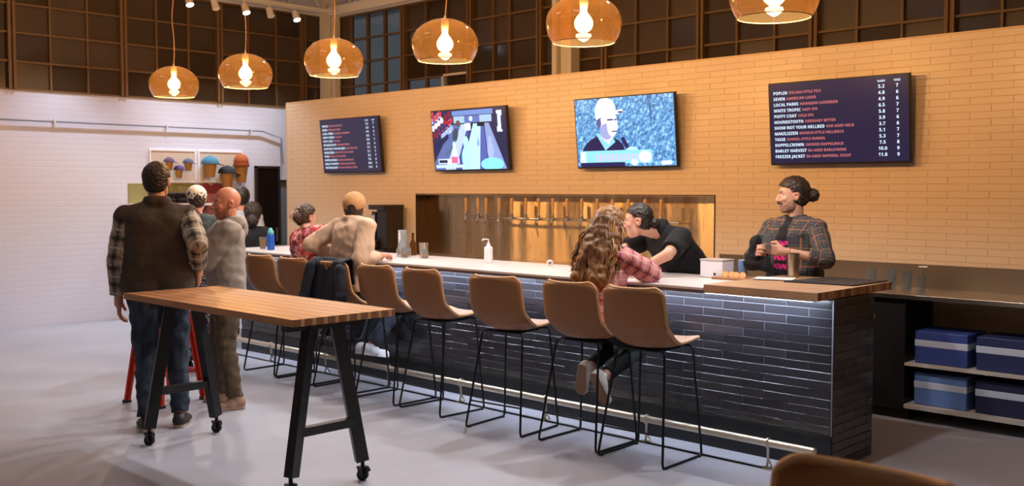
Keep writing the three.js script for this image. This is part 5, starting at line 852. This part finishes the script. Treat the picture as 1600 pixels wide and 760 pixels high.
// woman in floral red
{
  const cols = [0xb83040, 0xd8584e, 0xe8b4a0, 0x7c2030, 0xc97a84, 0x4a3a5a, 0xd8a070, 0x8a2c3c].map(lin);
  const cells = []; for (let i = 0; i < 9000; i++) cells.push([rr(-0.42, 0.42), rr(0.75, 1.5), rr(-0.42, 0.42), Math.floor(rnd() * 8)]);
  const grid = new Map(); cells.forEach((c) => { const k = [0, 1, 2].map((i) => Math.floor(c[i] / 0.08)).join(); grid.has(k) ? grid.get(k).push(c) : grid.set(k, [c]); });
  const floral = (u, v, n, x, y, z) => { let best = 9, q = null; const a = Math.floor(x / 0.08), b = Math.floor(y / 0.08), c = Math.floor(z / 0.08); for (let i = -1; i < 2; i++) for (let j = -1; j < 2; j++) for (let k = -1; k < 2; k++) for (const s of grid.get([a + i, b + j, c + k].join()) ?? []) { const d = Math.hypot(x - s[0], y - s[1], z - s[2]); if (d < best) { best = d; q = s; } } return !q ? cols[0] : best < 0.009 ? cols[(q[3] + 2) % 8] : best < 0.03 ? cols[q[3]] : cols[0]; };
  person({ label: 'woman with a clipped-up bun and a floral red top seated at the bar', female: true, pos: [-4.93, 0.42], yaw: PI, height: 1.66, torso: 1.08, pelvis: [-4.90, 0.845, 0.43], lean: 0.12, roll: -0.16, head: [-5.07, 1.462, 0.34], headYaw: 0.15, skin: 0xd8a48a, hairColor: 0x2c1d15, hairColor2: 0x4e3728, bulk: 1.08,
    hair: { line: 0.055, low: -0.08, thick: 0.017, wavy: 0.006, bun: [0.0, -0.115, 0.052] },
    handR: { p: [-4.86, 1.33, 0.06], pole: [-1, -0.9, 0], curl: 0.5, dir: [0, 0.9, 0.4], palm: [1, 0, 0] }, handL: { p: [-5.28, 1.13, 0.02], pole: [1, -0.4, -0.2], palm: [0, -1, 0] },
    footL: { p: [-5.0, 0.34, 0.20], toe: [0.1, -0.2, 1] }, footR: { p: [-4.86, 0.34, 0.20], toe: [-0.1, -0.2, 1] },
    top: { name: 'floral_top', g: 0.024, gs: 0.034, sleeve: 1.6, hem: -0.10, fold: 0.008, top: 0.53, color: floral }, trousers: { color: 0x22242c }, shoes: { color: 0x3a302c, sole: 0x2a2422 },
    after: (t, J) => { part('hair_clip', [tube([J.HW(-0.04, 0.06, -0.135), J.HW(-0.02, 0.07, -0.155), J.HW(0.0, 0.03, -0.172), J.HW(0.005, -0.02, -0.172), J.HW(-0.015, -0.045, -0.16)], 0.006, 16, 6), tube([J.HW(0.03, 0.06, -0.14), J.HW(0.04, 0.03, -0.165), J.HW(0.04, -0.01, -0.165)], 0.005, 12, 6)], std(hex(0xb89a84), 0.3), t, 'pale claw clip'); } });
}
// bald man in grey hoodie
{
  const c0 = lin(0x8c837c), c1 = lin(0x9d948c);
  person({ label: 'bald man in a grey hoodie standing with arms crossed', pos: [-4.36, 1.58], yaw: -0.42, height: 1.755, torso: 1.03, headScale: 1.05, head: [-4.335, 1.612, 1.585], headYaw: 0.2, headPitch: 0.05, lean: -0.01, skin: 0xc98368, hairColor: 0x6a4a38, browColor: 0x5a3c2c, beard: 0x4a362c, beardAmount: 0.7, bulk: 1.12,
    handL: { l: [-0.09, 1.13, 0.265], pole: [1, -0.75, 0.1], palm: [0, 0, -1], curl: 0.5 }, handR: { l: [0.08, 1.19, 0.27], pole: [-1, -0.75, 0.1], palm: [0, 0, -1], curl: 0.5 },
    footL: { p: [-4.17, 0.085, 1.63], toe: [0.05, 0, 1] }, footR: { p: [-4.50, 0.085, 1.52], toe: [-0.15, 0, 1] },
    top: { name: 'hoodie', g: 0.02, gs: 0.03, k: 0.014, sleeve: 1.92, hem: -0.075, fold: 0.011, hood: true, top: 0.56, color: (u, v, n, x, y, z) => { const k = clamp(0.5 + 0.5 * noise3(x * 90, y * 90, z * 90), 0, 1); return lerp3(c0, c1, k); } },
    trousers: { color: 0x4c4030, color2: 0x5a4c3a, fold: 0.014, g: 0.02 }, shoes: { color: 0x9a7a66, sole: 0xb49a88, high: 0.03 },
    after: (t, J) => { const cord = std(hex(0x1e2230), 0.8); for (const k of [-1, 1]) part('drawstring', tube([J.T(0.045 * k, 0.475, 0.088), J.T(0.05 * k, 0.43, 0.138), J.T(0.052 * k, 0.35, 0.158), J.T(0.054 * k, 0.27, 0.162)], 0.005, 14, 6), cord, t); } });
}
// man in the vest
{
  const pl = plaid(0x9a8e7e, 0x100f10, 0x0c0b0c, 0xcabfae, 0.13), ves = flat(0x43372e, 0.1);
  person({ label: 'tall man seen from behind in a dark brown vest over plaid sleeves', pos: [-4.04, 2.31], yaw: -2.06, height: 1.93, headYaw: 0.2 - 0.45, lean: 0.03, headScale: 0.98, skin: 0xc98f74, hairColor: 0x1d130e, hairColor2: 0x36241a, bulk: 1.17,
    hair: { line: 0.06, low: -0.075, thick: 0.012 },
    handR: { p: [-3.885, 1.16, 2.075], pole: [-0.1, 0, -1], dir: [0.05, -1, 0.25], curl: 0.45 },
    footL: { p: [-3.99, 0.09, 2.44], toe: [0.2, 0, 1] }, footR: { p: [-3.96, 0.09, 2.20], toe: [-0.2, 0, 1] },
    top: { name: 'shirt_and_vest', g: 0.026, gs: 0.016, sleeve: 1.93, hem: -0.06, fold: 0.006, collar: 0.062, collarY: 0.545, top: 0.585, color: (u, v, n, x, y, z) => (n === 'torso' ? ves(u, v, n, x, y, z) : pl(u * 1.5, v)) },
    trousers: { color: 0x1b2230, color2: 0x3a4658, fold: 0.013, g: 0.016 }, shoes: { color: 0x2a2624, sole: 0xb8a48c } });
}
// person in the cap and green jacket with a long speckled skirt
{
  const k0 = lin(0x16161c), k1 = lin(0x9a98a4);
  person({ label: 'person in a pale cap, dark green jacket and long speckled skirt behind the bald man', female: true, pos: [-5.99, 0.95], yaw: -2.25, height: 1.76, headYaw: 0.25, skin: 0xcf8f78, hairColor: 0x2a1e18, hairColor2: 0x3c2c22, bulk: 1.1, hair: { line: 0.3, low: -0.08, thick: 0.01 }, cap: { color: 0xd2c4b0, color2: 0x3a3028, camo: true, brim: 0xbcae98 },
    handL: { p: [-6.25, 1.12, 0.95], pole: [0.7, -0.6, -0.5] }, top: { name: 'green_jacket', g: 0.03, gs: 0.026, sleeve: 1.9, hem: 0.02, fold: 0.01, collar: 0.066, top: 0.55, color: flat(0x37423f, 0.12) },
    shoes: { color: 0x1a1818, sole: 0x141212 },
    after: (t, J) => { const B = [bone('s', J.T(0.06, 0.08, 0), J.T(0.10, -0.80, 0.0), 0.15, 0.20), bone('s', J.T(-0.06, 0.08, 0), J.T(-0.10, -0.80, 0.0), 0.15, 0.20), bone('s', J.T(0, 0.08, 0), J.T(0, -0.80, 0.02), 0.15, 0.22)]; part('speckled_skirt', meshField(bonesField(B, 0.03, 0.014, [[V(0, 0.12, 0), V(0, -1, 0)], [J.T(0, 0.09, 0), V(0, 1, 0)]], 0.8), ...bounds(B, 0.04), 0.0095, (x, y, z) => (noise3(x * 55, y * 55, z * 55) > 0.45 ? k1 : k0)), clothMat, t); } });
}
// two people further back
person({ label: 'dark-haired woman in a black top at the far end of the bar', female: true, pos: [-7.25, -0.42], yaw: -2.5, height: 1.56, headYaw: 0.3, skin: 0xcf9a80, hairColor: 0x17110e, hairColor2: 0x3a2a20, bulk: 1.1, headScale: 1.1, hair: { line: 0.055, low: -0.12, thick: 0.026, wavy: 0.008, bun: [-0.07, -0.1, 0.07] }, top: { name: 'black_top', g: 0.02, sleeve: 1.9, hem: -0.1, top: 0.53, color: flat(0x17181f) }, trousers: { color: 0x15161a }, shoes: { color: 0x151515, sole: 0x101010 } });
person({ label: 'person with short dark hair and a pale blue shirt in front of the dark door', pos: [-7.86, -0.66], yaw: -1.9, height: 1.75, skin: 0xc98f74, hairColor: 0x15110f, hairColor2: 0x2a221e, hair: { line: 0.055, low: -0.09, thick: 0.02 }, top: { name: 'shirt', g: 0.016, sleeve: 1.9, hem: -0.08, top: 0.53, color: flat(0xb4bccb) }, trousers: { color: 0x1c1f28 }, shoes: { color: 0x2a2624, sole: 0x1c1a18 } });

// ------------------------------------------------------------------ jacket over the stool back, plastic bag by the red stool
{
  // draped sheet: over the stool back and down its outer side, in deep folds
  const nu = 46, nv = 34, pos = [], idx = [], th = 0.007, P = [];
  for (let j = 0; j <= nv; j++) for (let i = 0; i <= nu; i++) {
    const u = i / nu, v = j / nv, hang = 0.50 + 0.05 * Math.sin(u * 9) + 0.26 * Math.exp(-(((u - 0.22) / 0.13) ** 2)) - 0.10 * u, L = 0.20 + 0.035 + hang, sL = v * L;
    const f = (0.010 + 0.055 * clamp((sL - 0.25) / 0.5, 0, 1)) * (0.6 * Math.sin(u * 19 + 0.8 * Math.sin(sL * 6)) + 0.4 * Math.sin(u * 41 + 2 + 3 * sL));
    const flare = 1 + 0.22 * clamp((sL - 0.2) / 0.5, 0, 1); let x = -4.215 + (u - 0.5) * 0.47 * flare - 0.02 * sL, y, z;
    if (sL < 0.20) { y = 1.125 - (0.20 - sL); z = 0.605 + 0.25 * sL * 0.2; } else if (sL < 0.235) { const a = (sL - 0.2) / 0.035 * Math.PI; y = 1.125 + 0.018 * Math.sin(a); z = 0.655 - 0.04 * Math.cos(a); } else { y = 1.125 - (sL - 0.235); z = 0.715 + 0.05 * clamp((sL - 0.235) / 0.5, 0, 1); }
    P.push(V(x, y, z + 0.5 * f * (sL > 0.235 ? 1 : 0.15)));
  }
  const W2 = nu + 1, nrm = (i, j) => { const g = (a, b) => P[clamp(b, 0, nv) * W2 + clamp(a, 0, nu)]; return g(i + 1, j).clone().sub(g(i - 1, j)).cross(g(i, j + 1).clone().sub(g(i, j - 1))).normalize(); };
  for (const s of [1, -1]) for (let j = 0; j <= nv; j++) for (let i = 0; i <= nu; i++) { const q = P[j * W2 + i].clone().addScaledVector(nrm(i, j), s * th); pos.push(q.x, q.y, q.z); }
  const N = P.length, at = (i, j, s) => s * N + j * W2 + i;
  for (let j = 0; j < nv; j++) for (let i = 0; i < nu; i++) { idx.push(at(i, j, 0), at(i + 1, j, 0), at(i, j + 1, 0), at(i + 1, j, 0), at(i + 1, j + 1, 0), at(i, j + 1, 0)); idx.push(at(i, j, 1), at(i, j + 1, 1), at(i + 1, j, 1), at(i + 1, j, 1), at(i, j + 1, 1), at(i + 1, j + 1, 1)); }
  const rim = []; for (let i = 0; i <= nu; i++) rim.push([i, 0]); for (let j = 1; j <= nv; j++) rim.push([nu, j]); for (let i = nu - 1; i >= 0; i--) rim.push([i, nv]); for (let j = nv - 1; j >= 1; j--) rim.push([0, j]);
  rim.forEach((a, k) => { const b = rim[(k + 1) % rim.length]; idx.push(at(...a, 0), at(...a, 1), at(...b, 0), at(...b, 0), at(...a, 1), at(...b, 1)); });
  const jg = new THREE.BufferGeometry(); jg.setAttribute('position', new THREE.Float32BufferAttribute(pos, 3)); jg.setIndex(idx); jg.computeVertexNormals();
  const sleeve = [bone('c', V(-4.40, 1.07, 0.75), V(-4.44, 0.80, 0.80), 0.05, 0.045), bone('c', V(-4.44, 0.80, 0.80), V(-4.36, 0.50, 0.80), 0.045, 0.05), bone('d', V(-4.0, 1.06, 0.74), V(-3.94, 0.84, 0.77), 0.045, 0.042), bone('d', V(-3.94, 0.84, 0.77), V(-3.97, 0.62, 0.76), 0.042, 0.046)];
  const t = thing('jacket', 'navy jacket hung over the back of a bar stool', 'jacket');
  part('cloth', jg, std(hex(0x171a27), 0.8, 0, { side: THREE.DoubleSide }), t);
  part('sleeves', meshField(bonesField(sleeve, 0.02, 0.006, [], 1.2), ...bounds(sleeve, 0.04), 0.007, flatXYZ(0x171a27)), clothMat, t);
  part('lining', meshField(bonesField([bone('c', V(-4.30, 1.125, 0.68), V(-4.12, 1.125, 0.68), 0.024, 0.024)], 0.02, 0.004), [-4.36, 1.08, 0.63], [-4.06, 1.17, 0.73], 0.006, flatXYZ(0x2a2f42)), clothMat, t);
}
{
  const B = [bone('c', V(-4.84, 0.80, 1.70), V(-4.83, 0.50, 1.66), 0.035, 0.075), bone('c', V(-4.90, 0.80, 1.70), V(-4.89, 0.52, 1.66), 0.03, 0.06)];
  const t = thing('plastic_bag', 'crumpled white plastic bag hanging on the orange-red stool', 'bag'); part('film', meshField(bonesField(B, 0.04, 0.022, [], 1.8), ...bounds(B, 0.05), 0.006, () => lin(0xb8b4b8)), vcol(0.3), t);
}

// ------------------------------------------------------------------ shadows, picture
scene.traverse((o) => { if (o.isMesh) { o.castShadow = true; o.receiveShadow = true; } if (o.isPointLight || o.isSpotLight) { o.castShadow = true; o.shadow.mapSize.set(512, 512); o.shadow.bias = -0.002; } });
renderer.render(scene, camera);
